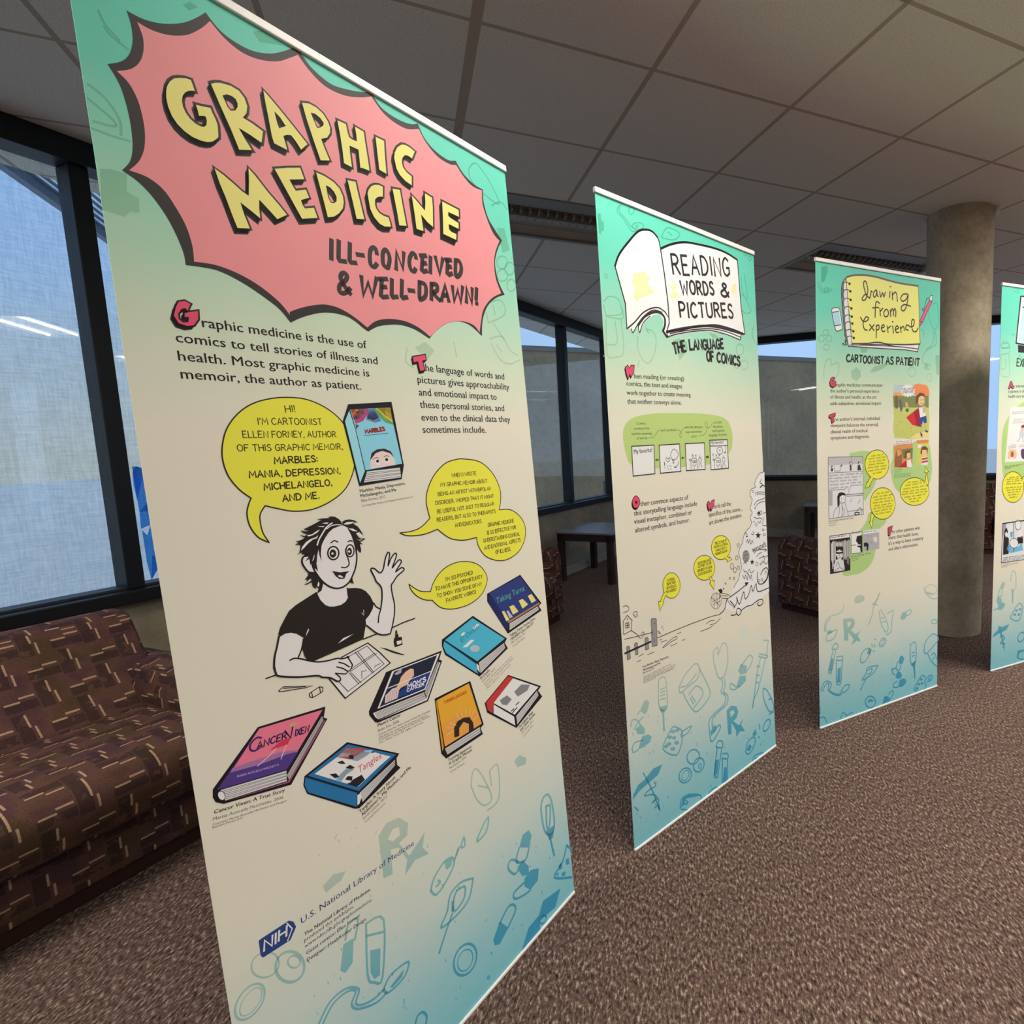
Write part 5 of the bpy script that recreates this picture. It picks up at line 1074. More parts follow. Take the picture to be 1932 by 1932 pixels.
wv.lines(U3, '1110,1270 1130,1220 1180,1210 1220,1260 1215,1320 1180,1370 1135,1360 1108,1310 1120,1240|1120,1300 1200,1260|1130,1330 1210,1290|1140,1220 1150,1350|1170,1210 1180,1360|1200,1230 1205,1330|1115,1250 1200,1340', .9, (90, 82, 78), 2)
dk = P(1, 'dock_drawing', 2, 'black line drawing of a dock, a house and calm water')
dk.lines(U3, '555,1675 700,1612 900,1530 1120,1450 1200,1432|195,1505 240,1440 292,1495 283,1505 283,1600|198,1500 200,1640|205,1640 280,1598 330,1630 375,1680|210,1690 375,1652 490,1620|240,1490 240,1470|222,1525 256,1515 258,1565 226,1575 222,1525|240,1520 242,1570|224,1550 257,1540', 1.3, K, 1, False)
dk.lines(U3, '195,1350 230,1340 255,1360 250,1390 220,1405 195,1415|300,1430 305,1410 325,1400 345,1410 335,1430 345,1445 325,1460 315,1445 300,1430|600,1550 606,1570|612,1580 616,1592|555,1600 575,1615 588,1635|560,1620 578,1632|610,1775 660,1722 725,1670 755,1660 752,1685 700,1715 612,1780|1000,1608 1050,1590 1100,1570 1130,1545|1060,1530 1100,1500 1150,1490|1100,1540 1160,1520 1210,1470|755,1635 800,1615|575,1700 600,1690|590,1720 650,1700|690,1760 760,1730|810,1700 840,1692|355,1870 410,1840|450,1850 520,1822|340,1925 380,1908|385,1640 400,1615 415,1625 400,1660 385,1680', 1.1, K, 1)
POST = (146, 138, 130)
for q in ('488,1480 515,1470 542,1478 552,1752 498,1765', '422,1685 440,1668 458,1680 462,1790 428,1802', '314,1738 330,1722 346,1735 352,1845 326,1852', '233,1772 250,1758 266,1770 272,1890 240,1905'): dk.fill(U3(q), POST, 1); dk.stroke(U3(q), 1.0, K, 2, True)
dk.fill(U3('210,1828 490,1702 490,1722 210,1850'), K, 2); dk.lines(U3, '520,1520 530,1530|500,1600 505,1640|520,1680 524,1720', 1.0, K, 3, False)
c = P(1, 'book_caption', 2)
for s, a, e, z, bo in (('from Marbles: Mania, Depression,', '225,345', '437,258', 6.5, .015), ('Michelangelo, and Me', '228,372', '368,312', 6.5, .015), ('Ellen Forney, 2012', '228,395', '320,354', 6, 0)): c.type(s, U4(a)[0], U4(e)[0], z, CAP, 0, bo)
for a, e in (('232,422', '450,318'), ('232,434', '488,322'), ('232,446', '482,342'), ('232,458', '475,354'), ('232,470', '335,428')): scribble(c, U4(a)[0], U4(e)[0], 2.0, .55, (120, 108, 100), 0)
p = doodle(1)
p.fill(U4('905,690 940,650 985,655 1000,700 985,750 960,775 1005,810 1040,750 1022,805 1055,855 1010,860 985,905 982,850 945,790 945,880 918,885'), K, 0, [U4('932,700 960,685 972,710 938,745')], m=pattern_ink())
dd(p, U4, ['205,690 235,615 265,602 278,630 262,700 240,720', '165,840 210,800 245,840 240,880 185,880', '190,1005 220,900 270,880 300,900 285,945 235,985', '368,660 425,645 400,710 405,855 392,860 385,715 365,690', '385,1125 350,1210 270,1280 200,1340 145,1415 150,1370 190,1290 240,1250 310,1160', '1000,370 1020,310 1070,330 1060,385 1020,400', '985,500 1010,410 1060,405 1060,450 1015,500', '775,860 800,815 825,808 815,850 780,895', '1065,1010 1090,960 1110,980 1090,1020', '800,1210 815,1090 845,1085 830,1200 812,1225', '872,1275 885,1150 905,1150 910,1270', '1115,880 1140,840 1150,880 1125,905', '345,1480 360,1440 370,1500', '535,1480 550,1400 600,1375 690,1375 640,1390 580,1400 560,1450'],
   '185,720 205,690|230,740 185,790 155,840|130,820 140,770 175,765 205,800|140,1000 160,950 230,930|140,1000 150,1030 190,1008|355,440 380,420 412,440 425,640 400,690 362,665 352,560 355,440|370,520 405,505|370,545 405,530|370,570 405,560|370,600 408,590|525,490 570,400 650,310 685,345 670,430 600,490 535,545 520,520 525,490|535,500 590,480 660,390|685,350 770,530 740,620 660,700 600,640 550,545|600,560 660,490 715,550 640,670|610,590 640,640|620,570 655,620|800,290 800,210 835,180 835,240 870,150 905,160 915,290 890,400 855,430 830,400 800,290|860,430 875,480 860,540 895,570 885,640 810,710 765,770 765,840 775,930|885,430 895,490 880,535 915,570 905,640 830,710 790,760 790,830|775,935 800,930 855,830 840,810 800,870|1000,370 1080,250 1115,260 1100,320 1060,385|985,500 940,470 935,510 970,520 1010,490|1205,120 1245,125 1240,145 1230,250|1170,230 1235,245 1225,265 1165,250|1180,260 1150,400 1135,520 1115,670|1220,265 1190,400 1160,520 1130,590 1115,670|1150,330 1175,335|1145,400 1170,405|1140,460 1165,465|1200,510 1235,530 1285,640 1275,700 1240,680 1205,590 1200,510|1245,600 1270,590|1250,720 1285,700|440,870 475,820 540,850 535,890 545,930 500,1050 390,1000 440,870|545,860 620,815 590,870 550,895 545,860|230,1195 300,1330 365,1500|320,1270 330,1300 270,1340 240,1380 300,1370 340,1390 300,1440 350,1400 350,1450 320,1480|160,1470 190,1500|820,985 835,940 870,940 870,990 820,985|830,990 805,1200 820,1230 835,1210 865,1000|870,1040 915,1040 912,1080 868,1075|872,1080 868,1280|912,1085 912,1265|1060,1020 1075,950 1120,905 1140,940 1100,1030 1070,1040 1060,1020|1170,800 1175,840|1160,900 1172,910|1115,1110 1130,1060 1200,1030 1190,1060 1130,1080|530,1480 540,1410 600,1370 690,1375 700,1410|540,1490 590,1495|560,1450 590,1440 580,1420|750,1390 775,1340 820,1310 835,1330', 2.8,
   ell=[(635, 1065, 50, 60, 3.0, .3), (680, 1130, 42, 58, 3.0, .3), (570, 1215, 48, 62, 3.0, .4), (572, 1215, 26, 44, 1.8, .4), (1230, 810, 22, 52, 3.0, .4), (470, 860, 14, 8), (505, 850, 12, 8), (445, 905, 14, 8), (480, 910, 12, 8), (500, 950, 14, 9), (440, 960, 12, 8), (470, 1000, 14, 9), (415, 980, 12, 8), (690, 1140, 12, 18, 2.0)])
p.ellipse(U4, (1045, 60), 42, 62, (206, 204, 180), 0)
for i in range(70):
    x, y = 110 + rnd.random() * 1170, 700 + rnd.random() * 900
    if y > 1790 - (x - 160) * .72 - 30 or x > 1290: continue
    q = U4('%f,%f %f,%f' % (x, y, x + rnd.uniform(-8, 10), y + rnd.uniform(8, 24))); p.stroke(q, rnd.uniform(.7, 1.5), K, 0, m=pattern_ink())
dd(p, U1, ['130,400 160,400 165,460 190,480 190,560 170,560 165,590 145,580', '820,1555 880,1535 910,1570 940,1560 960,1640 920,1690 880,1740 850,1640', '1150,1490 1200,1500 1240,1540 1180,1530'], '355,320 320,340 315,390 370,450 420,530 460,565 540,540|330,340 335,390 390,450 440,520 480,540|720,600 770,530 880,580 830,640 720,620 720,600|770,570 810,600|190,1200 240,1155 320,1180 350,1260 340,1320 210,1330|185,1230 210,1330|345,1250 365,1300 350,1360 210,1340|210,1360 220,1680 290,1710 370,1660 345,1360|220,1590 310,1580 290,1380|500,1520 500,1640 550,1740 600,1760 650,1680 665,1540 630,1470 580,1460 600,1490 570,1440|510,1740 500,1800|1440,980 1450,1100 1500,1220 1530,1290 1480,1310 1440,1270|1470,950 1500,1180|1450,1140 1490,1180|1560,1420 1540,1500 1580,1600', 2.4,
   ell=[(500, 515, 52, 32, 2.2), (440, 375, 24, 32, 2.2), (1520, 810, 14, 18, 2.0), (1480, 770, 14, 18, 2.0), (1430, 1640, 35, 50, 2.2), (1470, 1780, 32, 45, 2.2), (1400, 1760, 34, 50, 2.2), (210, 970, 14, 20, 1.8), (490, 515, 12, 10, 2)])
for i in range(40):
    x, y = 180 + rnd.random() * 1350, 600 + rnd.random() * 1100
    if 280 < x < 1480 and y < 1560: continue
    q = U1('%f,%f %f,%f' % (x, y, x + 4, y + rnd.uniform(5, 15))); p.stroke(q, rnd.uniform(.7, 1.5), K, 0, m=pattern_ink())
# ================================================================== third banner
W1, W2, W3, W4 = T(1520, 470, .14493), T(1530, 690, .13458), T(1530, 880, .13458), T(1530, 1100, .15526)
n = P(2, 'notebook_drawing', 2, 'yellow spiral notebook drawing')
n.fill(W1('525,375 480,440 465,560 480,800 510,1100 560,1275 600,1225 560,900 545,560'), (126, 116, 108), 0)
n.fill(W1('568,1262 592,1232 800,1225 940,1210 1080,1235 1478,1240 1455,1338 1300,1312 1100,1300 800,1282'), (226, 216, 206), 0)
n.fill(W1('500,420 515,400 545,560 560,900 600,1225 560,1255 520,1000 500,700'), (214, 204, 196), 1)
pg = W1('525,375 600,350 740,345 900,365 1080,415 1250,455 1465,485', True, False) + W1('1475,700 1480,1000 1490,1232') + W1('1300,1240 1080,1235 940,1210 800,1225 600,1225', True, False) + W1('585,1000 550,700')
n.fill(pg, (229, 210, 112), 2); n.stroke(pg, 1.5, (96, 82, 74), 3, True)
n.lines(W1, '530,368 600,345 740,336 900,356 1080,406 1250,448 1465,478', 3.4, (110, 96, 88), 3)
n.lines(W1, '600,1228 800,1228 940,1214 1080,1238 1300,1246 1488,1238|568,1262 800,1282 1100,1300 1300,1312 1455,1338|590,1245 900,1255 1200,1270 1460,1300|1478,1240 1455,1338|700,1245 1000,1240 1150,1265|525,375 480,440 465,560 480,800 510,1100 560,1275', 1.8, (70, 58, 54), 3)
for i, (x, y) in enumerate(((570, 452), (580, 550), (585, 662), (595, 772), (600, 880), (606, 970), (620, 1070), (626, 1157))):
    n.ellipse(W1, (x, y), 15, 17, K, 4); lx = 470 + i * 6
    n.lines(W1, '%d,%d %d,%d %d,%d %d,%d %d,%d' % (x, y, x - 45, y - 25, lx + 20, y - 5, lx, y + 50, lx + 25, y + 90), 1.6, (70, 58, 54), 4)
n.lines(W1, '545,1180 520,1200 525,1240 500,1250 480,1230 500,1225', 1.5, K, 4)
t = P(2, 'title_lettering', 8, 'drawing from experience handwriting')
t.lines(W1, '800,590 765,598 735,640 742,668 780,652 806,560 800,480 780,420 756,428 758,500 790,600 832,640|832,640 848,575 850,545 866,560|918,530 888,560 880,610 900,625 922,580 926,540 930,600 946,620|962,550 976,622 1000,570 1016,622 1036,560|1096,550 1090,632|1125,560 1130,660|1130,600 1165,560 1186,600 1192,682|1322,585 1268,590 1235,640 1260,680 1310,650 1332,590 1322,690 1290,790 1252,800 1245,752 1290,722 1366,746|962,710 932,685 910,712 902,890|868,765 950,760|965,770 971,870|971,812 1006,768|1036,790 1015,832 1030,880 1066,870 1076,822 1056,786 1036,790|1100,790 1106,880|1106,820 1125,776 1140,812 1140,870|1140,812 1160,776 1173,812 1169,880|712,888 750,942 800,930 816,896 782,886 746,962 762,1040 800,1056|830,980 890,1062|890,985 826,1060|920,990 916,1156|920,1000 950,990 952,1040 920,1056|980,1032 1020,1012 1016,986 990,1000 986,1050 1010,1076 1032,1060|1060,1000 1071,1086|1069,1032 1106,1002|1130,1000 1141,1095|1160,1050 1206,1030 1190,1000 1166,1030 1180,1086 1212,1080|1230,1010 1241,1086|1240,1032 1270,1006 1286,1062|1346,1000 1312,990 1302,1040 1336,1056|1350,1012 1400,1000 1412,930 1386,920 1376,980 1392,1060 1432,1076 1462,1030', 2.5, (62, 48, 42))
for q in ((1101, 490), (1131, 946)): t.ellipse(W1, q, 9, 10, (62, 48, 42), 0)
e = P(2, 'pen_drawing', 3, 'pink pen drawing'); q = W1('1608,668 1642,690 1515,962 1472,1024 1480,940'); e.fill(q, (216, 84, 112), 0); e.fill(W1('1625,606 1652,606 1640,668 1608,652'), (220, 212, 208), 0); e.stroke(q, 1.3, (60, 48, 48), 1, True); e.lines(W1, '1625,606 1652,606 1642,690|1625,606 1608,665|1612,640 1575,640 1560,700 1545,770 1515,780 1520,800 1550,790|1485,935 1512,955', 1.3, (60, 48, 48), 1, False)
e = P(2, 'eraser_drawing', 3, 'blue and white eraser drawing'); q = W1('345,775 420,765 450,820 475,1020 460,1050 400,1065 370,980 345,850', True); e.fill(q, (222, 212, 206), 0); e.fill(W1('350,825 432,808 458,985 380,1000'), (158, 192, 196), 1); e.stroke(q, 1.5, (60, 50, 48), 2, True); e.lines(W1, '350,825 432,808|380,1000 460,985', 1.5, (60, 50, 48), 2, False)
s = P(2, 'subtitle_lettering', 2)
for a in (('CARTOONIST', '532,1466', '1015,1494'), ('AS', '1045,1496', '1140,1500'), ('PATIENT', '1182,1504', '1478,1516')): s.hand(a[0], W1(a[1])[0], W1(a[2])[0], 13.4, 3.3, K, 0, .06, .2)
for nm, q in (('G', W2('265,230 280,180 310,160 335,170 325,205 300,210 295,240 315,250 325,230 350,225 345,280 310,300 275,280')), ('T', W2('255,695 340,665 340,700 310,715 325,780 295,800 280,725 258,730')), ('F', W3('1085,860 1140,835 1135,870 1115,890 1138,900 1115,925 1110,960 1088,965'))):
    d = P(2, 'drop_capital', 2, 'red capital %s with black shadow' % nm); block_letter(d, q, None, (196, 66, 90), -1.0, 1.8, 1.1)
BODY3 = (92, 74, 66)
paragraph(2, 'paragraph_lettering', [('raphic medicine communicates', W2('355,290')[0], W2('1000,294')[0]), ("the author's personal experience", W2('270,375')[0], W2('955,379')[0]), ('of illness and health, as the art', W2('272,462')[0], W2('918,463')[0]), ('adds subjective, emotional impact.', W2('272,552')[0], W2('990,547')[0])], 9.6, .014, BODY3)
paragraph(2, 'paragraph_lettering', [("he author's internal, individual", W2('337,775')[0], W2('965,758')[0]), ('viewpoint balances the external,', W2('272,862')[0], W2('945,845')[0]), ('clinical realm of medical', W2('275,950')[0], W2('790,930')[0]), ('symptoms and diagnoses.', W2('275,1035')[0], W2('820,1010')[0])], 9.6, .014, BODY3)
paragraph(2, 'paragraph_lettering', [('or other patients who', W3('1138,940')[0], W3('1530,880')[0]), ('share that health issue,', W3('1087,1025')[0], W3('1505,960')[0]), ("it's a way to have company", W3('1087,1105')[0], W3('1575,1022')[0]), ('and share information.', W3('1088,1185')[0], W3('1500,1112')[0])], 9.6, .014, BODY3)
GR3 = (168, 190, 116)
g = P(2, 'green_panel', 1, 'green rounded background shape'); g.fill(W2('540,1270 620,1215 740,1195 850,1215 920,1300 932,1500 890,1680 800,1830 735,1885 600,1700', True), GR3, 0)
g = P(2, 'green_panel', 1, 'green rounded background shape'); g.fill(W2('1115,1430 1150,1290 1190,1090 1610,1080 1680,1250 1695,1480 1640,1680 1450,1790 1240,1770 1150,1640', True), GR3, 0)
g = P(2, 'green_panel', 1, 'green rounded background shape'); g.fill(W3('1060,740 1050,640 830,640 780,760 690,890 560,1000 440,1490 600,1518 750,1462 850,1350 900,1200 950,900 1030,810', True), GR3, 0)
il = P(2, 'comic_panel', 2, 'coloured comic panel of a caped child on a meadow')
il.fill(W2('1165,275 1220,265 1350,275 1500,255 1600,260 1650,320 1650,430 1158,430 1150,400'), (176, 184, 176), 0); il.fill(W2('1155,380 1250,370 1300,430 1158,440'), (220, 150, 80), 1)
il.fill(W2('1440,280 1500,252 1560,262 1620,275 1652,340 1645,430 1500,430 1440,380', True), (224, 128, 78), 1); il.fill(W2('1150,420 1650,425 1650,585 1158,585'), (122, 126, 72), 1); il.fill(W2('1158,580 1650,580 1660,720 1650,1010 1500,1018 1400,1030 1280,1015 1172,1012 1150,880 1165,740'), (186, 186, 98), 1)
il.fill(W2('1380,1022 1480,950 1600,925 1655,925 1650,1010 1500,1018'), (226, 196, 116), 2)
for i in range(46):
    x, y = 1175 + rnd.random() * 320, 770 + rnd.random() * 230
    if x > 1440 and y > 930: continue
    il.lines(W2, '%f,%f %f,%f' % (x, y, x + rnd.uniform(-14, 14), y + rnd.uniform(8, 18)), .9, (206, 144, 66), 2, False)
for q, col in (('1175,440 1195,415 1215,440 1220,600 1180,600', (116, 86, 60)), ('1232,480 1262,470 1285,600 1262,660 1248,610', (92, 96, 104)), ('1320,520 1350,510 1375,600 1330,610', (196, 166, 96)), ('1325,605 1370,600 1365,650 1330,645', (84, 84, 80))): il.fill(W2(q), col, 2)
il.fill(W2(' '.join('%f,%f' % (1358 + (104 if i % 2 else 84) * math.cos(i * math.pi / 14), 352 + (94 if i % 2 else 76) * math.sin(i * math.pi / 14)) for i in range(28))), (224, 216, 210), 3)
il.hand('I WILL AMAZE', W2('1272,342')[0], W2('1440,336')[0], 4, .8, (80, 66, 64), 4); il.hand('EVERYONE!', W2('1288,386')[0], W2('1430,376')[0], 4, .8, (80, 66, 64), 4)
for q, col, l in (('1505,590 1335,725 1420,830 1552,862 1562,720 1525,650', (200, 44, 44), 3), ('1440,640 1510,600 1545,860 1480,845', (156, 34, 46), 4), ('1510,590 1590,570 1612,700 1530,732', (224, 218, 214), 5), ('1518,730 1615,700 1622,800 1582,805 1572,762 1552,825 1522,820', (48, 72, 132), 5), ('1505,430 1582,405 1592,520 1560,556 1520,560 1500,520', (224, 178, 120), 6), ('1465,520 1478,420 1525,378 1582,388 1602,436 1545,420 1508,446 1498,530', (112, 66, 46), 7), ('1562,560 1605,560 1600,660 1566,660', (196, 166, 130), 6), ('1528,928 1562,960 1560,1002 1540,985', (52, 64, 104), 4), ('1598,898 1642,918 1632,942 1600,920', (52, 64, 104), 4)): il.fill(W2(q), col, l)
il.lines(W2, '1542,825 1548,935|1602,800 1612,905', 1.6, (196, 160, 110), 4, False); il.lines(W2, '1530,480 1545,480|1560,478 1572,476|1535,525 1560,528', .8, K, 8, False)
p2 = P(2, 'comic_panel', 2, 'orange comic panel'); p2.fill(W2('1165,1055 1430,1042 1420,1422 1165,1430'), (206, 132, 76), 0); p2.fill(W2('1165,1055 1430,1042 1428,1090 1200,1105 1185,1130 1180,1105 1166,1105'), (224, 216, 208), 1); scribble(p2, W2('1190,1075')[0], W2('1410,1062')[0], 2.4, .6, (90, 76, 72), 2); scribble(p2, W2('1185,1098')[0], W2('1410,1085')[0], 2.4, .6, (90, 76, 72), 2)
for q, col, l in (('1270,1175 1428,1150 1422,1300 1290,1300', (112, 118, 66), 1), ('1175,1420 1170,1320 1200,1170 1255,1160 1275,1240 1280,1420', (150, 92, 60), 2), ('1200,1180 1250,1170 1270,1240 1215,1270', (206, 146, 84), 3), ('1225,1425 1330,1330 1380,1400 1360,1422', (184, 40, 40), 3), ('1340,1330 1395,1310 1420,1420 1345,1420', (222, 214, 206), 4), ('1335,1215 1390,1205 1395,1290 1345,1300', (224, 178, 120), 4), ('1310,1290 1320,1200 1380,1180 1400,1215 1345,1225 1335,1295', (112, 66, 46), 5)): p2.fill(W2(q), col, l)
p3 = P(2, 'comic_panel', 2, 'yellow green comic panel'); p3.fill(W2('1480,1045 1650,1035 1640,1388 1480,1396'), (196, 190, 84), 0); p3.fill(W2('1480,1045 1650,1035 1648,1080 1480,1095'), (206, 130, 74), 1)
for q, col, l in (('1500,1105 1545,1105 1545,1150 1500,1155', (226, 218, 208), 2), ('1550,1290 1630,1270 1640,1388 1550,1392', (220, 212, 204), 2), ('1552,1300 1632,1282 1634,1308 1552,1326', (190, 58, 52), 3), ('1552,1340 1636,1324 1638,1350 1552,1366', (190, 58, 52), 3), ('1550,1165 1625,1155 1625,1265 1560,1275', (224, 178, 120), 3), ('1532,1230 1550,1140 1600,1125 1638,1160 1632,1250 1620,1180 1560,1180 1552,1240', (112, 66, 46), 4)): p3.fill(W2(q), col, l)
c = P(2, 'book_caption', 2)
c.type('from El Deafo', W2('1168,1470')[0], W2('1278,1460')[0], 4.6, (96, 110, 66), 0); c.type('Cece Bell, 2014', W2('1168,1500')[0], W2('1265,1494')[0], 4.2, (110, 122, 76), 0)
for y in (1530, 1546, 1562, 1578): scribble(c, W2('1168,%d' % y)[0], W2('1398,%d' % (y - 20))[0], 1.5, .5, (118, 136, 80), 0)
c.type('from The Infinite Wait and Other Stories', W3('250,780')[0], W3('595,730')[0], 4.4, CAP, 0, .01); c.type('Julia Wertz, 2012', W3('252,808')[0], W3('368,790')[0], 4.0, (120, 108, 100), 0); scribble(c, W3('252,838')[0], W3('350,822')[0], 1.5, .5, (120, 108, 100), 0)
c.type('from Taking Turns', W3('565,1275')[0], W3('838,1222')[0], 4.4, (70, 84, 48), 0, .01); c.type('MK Czerwiec, 2017', W3('565,1305')[0], W3('675,1275')[0], 4.0, (96, 112, 62), 0); scribble(c, W3('565,1330')[0], W3('660,1308')[0], 1.5, .5, (96, 112, 62), 0)
def rows(p, tr, rr, cap, col=(96, 78, 30), w=.7, layer=2):
    for a, e2 in rr: scribble(p, tr(a)[0], tr(e2)[0], cap, w, col, layer)
a1 = arrow_bubble(2, W2, (925, 1385, 165, 200), '835,1560 802,1632 788,1638 762,1715 822,1692 815,1682 875,1570', [], 20)
rows(a1, W2, [('845,1280', '1005,1255'), ('805,1320', '1040,1290'), ('810,1365', '1035,1332'), ('810,1405', '1035,1372'), ('795,1445', '1055,1412'), ('800,1490', '1050,1452'), ('865,1525', '985,1502')], 3.6)
a2 = arrow_bubble(2, W3, (1005, 520, 172, 218), '848,650 835,775 820,782 850,860 864,772 858,762 885,690', [], 20)
rows(a2, W3, [('920,395', '1085,368'), ('870,445', '1140,405'), ('895,482', '1115,448'), ('868,525', '1145,485'), ('885,568', '1130,528'), ('870,605', '1140,562'), ('890,645', '1125,600'), ('905,680', '1110,645')], 3.4)
a3 = arrow_bubble(2, W3, (1452, 352, 200, 190), '1600,230 1622,88 1600,82 1605,10 1642,72 1628,85 1645,260', [], 20)
rows(a3, W3, [('1355,240', '1565,212'), ('1325,280', '1590,240'), ('1295,330', '1615,280'), ('1285,370', '1625,325'), ('1275,405', '1630,360'), ('1310,445', '1600,400'), ('1365,475', '1550,445'), ('1390,508', '1520,490')], 3.4)
p = P(2, 'comic_panel', 2, 'black and white comic page of a pensive woman'); pq = W2('242,1285 725,1270') + W3('735,670 252,735'); LG = (214, 204, 196)
p.fill(pq, LG, 0); p.fill(W2('242,1285 725,1270 722,1375 245,1400'), (184, 174, 166), 1); p.stroke(pq, 1.0, (110, 100, 96), 3, True)
p.lines(W2, '245,1505 728,1480|248,1745 470,1735 520,1690 530,1790 560,1680 730,1668|470,1810 730,1790|330,1410 330,1480 410,1475 410,1405|570,1280 580,1390', .9, (96, 86, 82), 2, False)
for x, y, r in ((295, 1420, 16), (430, 1405, 14), (552, 1362, 15), (672, 1362, 16)): p.ellipse(W2, (x, y), r, r * 1.25, K, 2); p.ellipse(W2, (x + 4, y + 5), r * .6, r * .8, LG, 3)
for q in ('540,1390 565,1385 570,1470 545,1470', '655,1395 685,1385 705,1465 650,1470', '280,1440 310,1435 305,1480 280,1482'): p.fill(W2(q), (70, 60, 58), 2)
rows(p, W2, [('258,1555', '712,1522'), ('260,1595', '690,1568'), ('265,1640', '660,1610'), ('268,1690', '695,1645'), ('270,1735', '490,1712')], 4.2, (110, 98, 92), .8)
p.fill(W3('368,420 390,372 430,362 475,375 486,412 440,400 402,430 400,545 372,565'), K, 2); p.fill(W3('402,430 440,402 482,412 480,480 440,515 408,490'), (222, 212, 204), 2)
p.lines(W3, '402,430 400,500 440,515 478,490 484,415|425,440 428,465|460,435 465,460|415,490 440,498|310,725 330,620 370,570 395,560|395,560 395,640 385,715|430,520 440,600 430,705|470,500 500,590 525,695|430,560 470,640 440,700|490,400 730,375|500,420 732,400|520,630 735,605|550,500 575,450|660,520 690,460', .9, (70, 60, 58), 3)
p.fill(W3('252,345 300,340 302,550 255,552'), (168, 160, 152), 1); p.ellipse(W3, (645, 660), 34, 18, K, 2, 2.0); p.lines(W3, '640,620 690,580 715,620 700,660', 1.2, (96, 86, 82), 2)
p = P(2, 'comic_panel', 2, 'dark scratchy comic panel of a woman'); pa = W3('265,978 540,940 548,1450 272,1505'); p.fill(pa, K, 0); p.fill(W3('265,978 540,940 541,992 268,1030'), (222, 212, 202), 1); scribble(p, W3('280,1010')[0], W3('485,978')[0], 2.6, .7, K, 2)
for i in range(26):
    x = 280 + i * 10.2; y0 = 1050 - (x - 270) * .13 + rnd.uniform(0, 40)
    if 345 < x < 450: y1 = 1120
    else: y1 = 1440 - (x - 270) * .15 + rnd.uniform(-150, 0)
    p.lines(W3, '%f,%f %f,%f' % (x, y0, x + 4, y1), rnd.uniform(.6, 1.5), (222, 214, 204), 1, False)
p.fill(W3('345,1230 355,1190 400,1165 440,1190 448,1260 420,1300 380,1300'), (204, 196, 188), 2); p.fill(W3('320,1480 320,1380 350,1310 400,1290 445,1310 470,1400 470,1455'), (206, 198, 190), 2); p.lines(W3, '350,1210 395,1215 445,1205', 3.2, K, 3, False); p.lines(W3, '395,1235 398,1260|385,1280 415,1276|350,1400 380,1340 400,1400|330,1470 400,1420 460,1450', .9, K, 3); p.stroke(pa, 1.2, K, 4, True)
p = P(2, 'comic_panel', 2, 'comic panel with a black profile'); pa = W3('560,930 716,912 720,1208 566,1225'); p.fill(pa, (222, 212, 202), 0); scribble(p, W3('575,950')[0], W3('700,932')[0], 2.4, .6, (90, 80, 76), 1); p.fill(W3('645,978 716,962 718,1195 695,1205 690,1140 655,1130 640,1105 665,1092 630,1045'), K, 1); p.lines(W3, '568,1108 630,1100', 1.2, K, 1, False); p.fill(W3('645,1100 690,1090 700,1105 650,1115'), (222, 212, 202), 2); p.stroke(pa, 1.0, (80, 70, 66), 3, True)
p = P(2, 'comic_panel', 2, 'grey comic panel'); pa = W3('735,902 955,872 958,1155 738,1190'); p.fill(pa, (170, 162, 156), 0); p.fill(W3('735,902 955,872 956,920 736,950'), (220, 210, 202), 1); scribble(p, W3('745,930')[0], W3('940,905')[0], 2.4, .6, (90, 80, 76), 2); p.fill(W3('740,1075 780,1062 808,1090 800,1180 782,1182 778,1120 745,1125'), K, 1); p.fill(W3('870,1000 900,980 930,1000 925,1070 880,1050'), (206, 198, 190), 1); p.lines(W3, '790,960 800,1000|830,1050 860,1090|840,990 850,960', 1.4, (140, 132, 126), 1)
p = doodle(2)
p.fill(W4('390,440 430,430 500,425 530,450 535,490 515,545 480,570 545,625 600,575 570,640 608,715 555,700 490,755 520,685 455,600 452,695 405,702'), K, 0, [W4('440,480 480,465 490,495 450,545')], m=pattern_ink())
